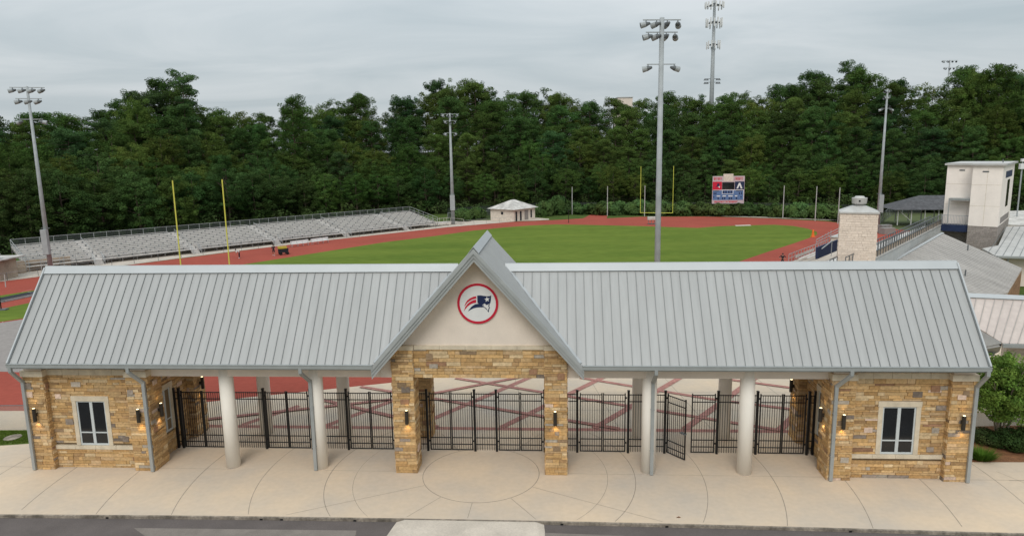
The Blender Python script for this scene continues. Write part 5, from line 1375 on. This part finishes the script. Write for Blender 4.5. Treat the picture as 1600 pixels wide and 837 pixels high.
# arc length along the forest edge
seg_ = [(FR[i+1]-FR[i]).length for i in range(len(FR)-1)]; TOT = sum(seg_)
def along(s_):
    for i, l in enumerate(seg_):
        if s_ <= l: d_ = (FR[i+1]-FR[i]).normalized(); n0, n1 = nrm(i), nrm(i+1); return FR[i]+d_*s_, n0.lerp(n1, s_/l).normalized()
        s_ -= l
    return FR[-1], nrm(len(FR)-1)
ROWS = [(2.5, 6.4, 0, .0, ('low', 'broad', 'low')), (9, 6.9, 0, .16, ('pine', 'broad', 'pine', 'low')), (16, 7.0, 0, .40, ('pine', 'pine', 'broad')), (24, 7.3, 0, .60, ('pine', 'broad', 'pine')), (32, 7.6, 0, .78, ('pine', 'pine', 'broad')), (41, 7.8, 0, .93, ('pine', 'pine', 'broad')), (50, 6.6, 0, 1.0, ('broad', 'pine', 'broad'))]
KW = dict(pine='tufted pine', broad='rounded leafy tree', tier='open tiered pine', low='bushy tree')
def zone(x):
    return ('behind the near half of the left bleachers' if x < 330 else 'behind the far half of the left bleachers' if x < 690 else 'behind the hut' if x < 880 else 'beyond the far goal posts' if x < 1080 else 'around the scoreboard' if x < 1200 else 'between scoreboard and chimney' if x < 1380 else 'behind the tower and pavilion')
RW = ['at the wood edge', 'low in the wood', 'halfway up the wood', 'halfway up the wood', 'high in the wood', 'high in the wood', 'on the skyline']
ntree = 0
def put_tree(kind, p, z, h, label, group, wid=1.0):
    global ntree
    tk, cw = random.choice(PROTO[kind]); s_ = h/25.
    t = thing({'pine': 'pine_tree', 'tier': 'pine_tree'}.get(kind, 'broadleaf_tree'), label, 'tree', (p.x, p.y, z), random.uniform(0, 6.28), group)
    ws = s_*wid*random.uniform(.9, 1.15); t.scale = (ws, ws, s_)
    for nm, me in (('trunk', tk), ('crown', cw)):
        o = bpy.data.objects.new(nm, me); COL.objects.link(o); o.parent = t
    ntree += 1; return t
for ri, (d_, sp, yfix, f_, kinds) in enumerate(ROWS):
    s_ = random.uniform(0, sp)
    while s_ < TOT:
        p, n_ = along(s_); s_ += sp*random.uniform(.8, 1.2)
        p = p+n_*(d_+random.uniform(-2.5, 2.5)); z = hill(max(0, d_))
        x, _ = pr((p.x, p.y, z))
        if not (-60 < x < 1660): continue
        hy = 237-.0165*(x-800); sk = skyline(x)
        y = sk+(262-sk)*(1-f_) + random.uniform(-9, 12)*(1 if ri < 5 else .5)
        if ri == 6: y = max(skyline(x-8), sk, skyline(x+8)) if random.random() < .35 else sk+random.uniform(-1, 5)
        h = ztop(p.x, p.y, y)-z; kind = random.choice(kinds)
        if h < 6: h = 6
        if kind == 'low' and h > 20: kind = 'broad'
        if h < 13 and kind == 'pine': kind = 'low' if random.random() < .6 else 'pine'
        g_ = f'{KW[kind]} {RW[ri]} {zone(x)}'
        put_tree(kind, p, z-.1, h, g_, g_, 1.5 if h < 14 else (1.25 if h < 22 else 1.14))
# a few that stand out on the skyline
for x, y, Y, kind, lb in ((286, 112, 165, 'tier', 'tallest pine on the left skyline, open flat tiers above the rest'), (455, 149, 168, 'pine', 'loose pine poking above the left-centre skyline'), (680, 124, 232, 'pine', 'thin pine beside the dark rounded skyline tree'),
                      (730, 116, 235, 'broad', 'dark rounded tree rising highest on the centre skyline'), (705, 121, 238, 'broad', 'rounded skyline tree left of the highest centre one'), (755, 123, 233, 'broad', 'rounded skyline tree right of the highest centre one'),
                      (1331, 98, 200, 'tier', 'tall pine at the peak of the right skyline'), (1272, 108, 205, 'pine', 'tall pine left of the right skyline peak'), (1560, 99, 175, 'pine', 'tall pine above the tower on the skyline'), (1535, 97, 178, 'broad', 'rounded tree above the tower on the skyline'), (215, 140, 158, 'broad', 'rounded crown left of the tallest left pine'), (1055, 143, 230, 'broad', 'rounded skyline tree between the tall poles')):
    q = col_at(x, y+30, Y); q.z = 0; z = 8 if Y > 190 else 6; h = ztop(q.x, q.y, y)-z; put_tree(kind, q, z-.2, h, lb, None, .95 if kind != 'broad' or h < 22 else .8)
print('trees', ntree)
# undergrowth at the foot of the wood: one mass
random.seed(5); mb = MB(); s_ = 0
while s_ < TOT:
    p, n_ = along(s_); s_ += 1.9*random.uniform(.7, 1.3); q = p+n_*random.uniform(-1.0, 1.5); x, _ = pr(q)
    if not (-40 < x < 1640): continue
    h = random.uniform(1.2, 3.4)
    for k in range(3):
        puff(mb, Vector((q.x+random.uniform(-1, 1), q.y+random.uniform(-1, 1), h*(.35+.3*k))), random.uniform(1.0, 1.7), random.uniform(.8, 1.2), 60, .26, (.048, .078, .022))
tag(mb.build('undergrowth', MT['leaf']), 'dark leafy undergrowth along the foot of the wood', 'undergrowth', kind='stuff')
# clipped hedge bushes
def bush_mesh(seed, lo=(.062, .110, .030), n_=26, s_=.11, pn=120):
    random.seed(seed); mb = MB()
    for _ in range(n_):
        d_ = rv(); c = Vector((d_.x*.72, d_.y*.72, .42+d_.z*.32)); puff(mb, c, .34, .26, pn, s_, lo, .15, .3)
    return mb.mesh('hedge_bush', MT['leaf'])
BM = [bush_mesh(s_) for s_ in (1, 2, 3)]
def bush(x, y, wpx, hpx, label, group=None, m=None, name='hedge_bush', cat='bush', colm=None):
    q = gp(x, y); D_ = (q-CP).dot(CF); r = wpx/2*D_/FPX; h = hpx*D_/FPX
    o = bpy.data.objects.new(name, m or random.choice(BM)); COL.objects.link(o); o.location = q; o.scale = (r/1.0, r/1.0, h/1.0); o.rotation_euler = (0, 0, random.uniform(0, 6)); o.scale.z = h*1.35; return tag(o, label, cat, group)
HB = [(872, 335, 40, 22, 'behind the notice board'), (908, 334, 40, 14, 'left of the red runway'), (940, 335, 44, 16, 'at the head of the runway'), (968, 335, 46, 17, 'left of the far goal posts'), (1000, 335, 44, 17, 'behind the left far upright'), (1032, 336, 44, 17, 'behind the tall pole'), (1062, 336, 46, 17, 'right of the far goal posts'), (1092, 336, 44, 16, 'left of the scoreboard'),
      (1124, 337, 40, 16, 'under the scoreboard, left'), (1150, 337, 36, 16, 'under the scoreboard, right'), (1175, 337, 42, 17, 'just right of the scoreboard'), (1212, 339, 36, 17, 'beside the first net pole right of the scoreboard'), (1248, 340, 42, 18, 'between the net poles'), (1282, 341, 44, 18, 'right of the second net pole'), (1314, 343, 44, 18, 'just left of the chimney'), (1350, 344, 46, 18, 'behind the chimney')]
for x, y, w_, h_, lb in HB: bush(x, y, w_, h_, 'clipped green hedge bush '+lb, 'clipped hedge bushes beyond the track')
for x, y, w_, h_, lb in ((722, 345, 34, 15, 'right of the far floodlight pole'), (745, 342, 30, 14, 'between the pole and the hut'), (850, 338, 28, 18, 'at the right end of the hut')): bush(x, y, w_, h_, 'rounded hedge bush '+lb, 'hedge bushes near the hut')
# clipped hedge, grass tuft and shrub in the planting bed
def rhedge(x, y, w_, h_, label, base, name='shrub', s_=.045, n_=60, flat=.0):
    random.seed(int(x)); q = gp(x, y); D_ = (q-CP).dot(CF); r = w_/2*D_/FPX; h = h_*D_/FPX; mb = MB()
    for _ in range(n_):
        d_ = rv(); puff(mb, Vector((d_.x*r*.85, d_.y*.7, h*.5+d_.z*h*.38)), .3, .22, 150, s_, base, .12, .3)
    o = mb.build(name, MT['leaf']); o.location = q; return tag(o, label, 'shrub')
rhedge(1592, 700, 92, 30, 'dense clipped dark hedge in the mulch bed at the right edge', (.045, .085, .022), 'hedge', n_=90)
rhedge(1537, 690, 40, 16, 'low loose shrub beneath the small tree beside the right wall', (.06, .095, .03), n_=34)
random.seed(9); q = gp(1533, 716); mb = MB()
for _ in range(1500):
    t_ = random.uniform(0, 6.28); l = random.uniform(.25, .75); r = random.uniform(0, .35); b_ = Vector((math.cos(t_)*r*1.3, math.sin(t_)*r, 0)); d_ = Vector((math.cos(t_)*.8, math.sin(t_)*.8, random.uniform(.35, 1.1)))
    tip = b_+d_.normalized()*l; sd = Vector((-math.sin(t_), math.cos(t_), 0))*.012; k = random.uniform(.7, 1.3); mb.add([b_-sd, b_+sd, tip], [(0, 1, 2)], (.075*k, .15*k, .02*k))
o = mb.build('ornamental_grass', MT['blades']); o.location = q; tag(o, 'bright green grass clump beside the right downspout', 'plant')
# crape myrtle: several bare stems, leafy crown
def myrtle(x, yb, ytop, wpx, label, seed):
    random.seed(seed); q = gp(x, yb); h = ztop(q.x, q.y, ytop); r = wpx/2*(q-CP).dot(CF)/FPX; t = thing('small_tree', label, 'tree', q)
    tk = MB(); cw = MB(); tips = []
    for i in range(7):
        a_ = 2*math.pi*i/7+random.uniform(-.3, .3); b_ = Vector((math.cos(a_)*.12, math.sin(a_)*.12, 0)); m_ = Vector((math.cos(a_)*r*.28, math.sin(a_)*r*.28, h*.40)); t_ = Vector((math.cos(a_)*r*.6, math.sin(a_)*r*.6, h*.72))
        tk.tube(b_, m_, .055, .04, n=7, caps=False); tk.tube(m_, t_, .04, .018, n=6, caps=False); tips += [m_.lerp(t_, .6), t_]
        for k in range(2): u_ = t_+Vector((random.uniform(-.7, .7), random.uniform(-.7, .7), random.uniform(.2, .9))); tk.tube(m_.lerp(t_, .7), u_, .02, .01, n=5, caps=False); tips.append(u_)
    for i in range(250):
        d_ = rv(); rr = random.uniform(.45, 1.); wob = 1+.25*math.sin(d_.x*5+seed)*math.cos(d_.y*6)
        c = Vector((d_.x*r*rr*wob, d_.y*r*rr*wob, h*.63+d_.z*h*.37*rr))
        puff(cw, c, random.uniform(.22, .45), random.uniform(.18, .34), 90, .060, (.095, .175, .024), .25, .5)
    tk.build('trunk', MT['bark_lt'], t, True); cw.build('crown', MT['leaf'], t)
myrtle(1562, 690, 553, 104, 'bright green small tree with several slim pale stems beside the right stone room', 4)
myrtle(1622, 684, 566, 100, 'leafy small tree cut off by the right picture edge', 8)
# grass blades over the small lawn
random.seed(21); mb = MB(); a_, b_, c, d = gp(-30, 673), gp(46, 672.5), gp(54, 691), gp(-30, 697)
for _ in range(9000):
    u_, v_ = random.random(), random.random(); p = a_.lerp(b_, u_).lerp(d.lerp(c, u_), v_); h = random.uniform(.03, .09); t_ = random.uniform(0, 6.28); s2 = Vector((math.cos(t_), math.sin(t_), 0))*.012; k = random.uniform(.6, 1.4)
    if (p-gp(20, 683.5)).length < .45: continue
    mb.add([p-s2, p+s2, p+Vector((random.uniform(-.04, .04), random.uniform(-.04, .04), h))], [(0, 1, 2)], (.10*k, .155*k, .025*k))
tag(mb.build('lawn_grass', MT['blades']), 'short grass of the small lawn left of the building', 'grass', kind='stuff')
# a dead leaf and small marks on the pavement
q = gp(1060, 808); mb = MB(); mb.add([(-.10, 0, .015), (-.02, -.04, .03), (.11, -.01, .012), (.03, .05, .035)], [(0, 1, 2, 3)]); o = mb.build('fallen_leaf', MT['mulch']); o.location = q; tag(o, 'brown fallen leaf on the pavement near the kerb', 'leaf')
mb = MB()
for x in (165, 405, 437, 552, 878, 1043, 1330): 
    q = gp(x, 803+x*.0175+1.5); q.z = -.07; L_ = (q-O).dot(EU); vk = kv(L_)-.10; c = W(L_, vk, -.075); mb.box(c.x-.06, c.x+.06, c.y-.02, c.y+.02, c.z-.03, c.z+.03)
struct('kerb_drain_holes', mb, MT['black'])
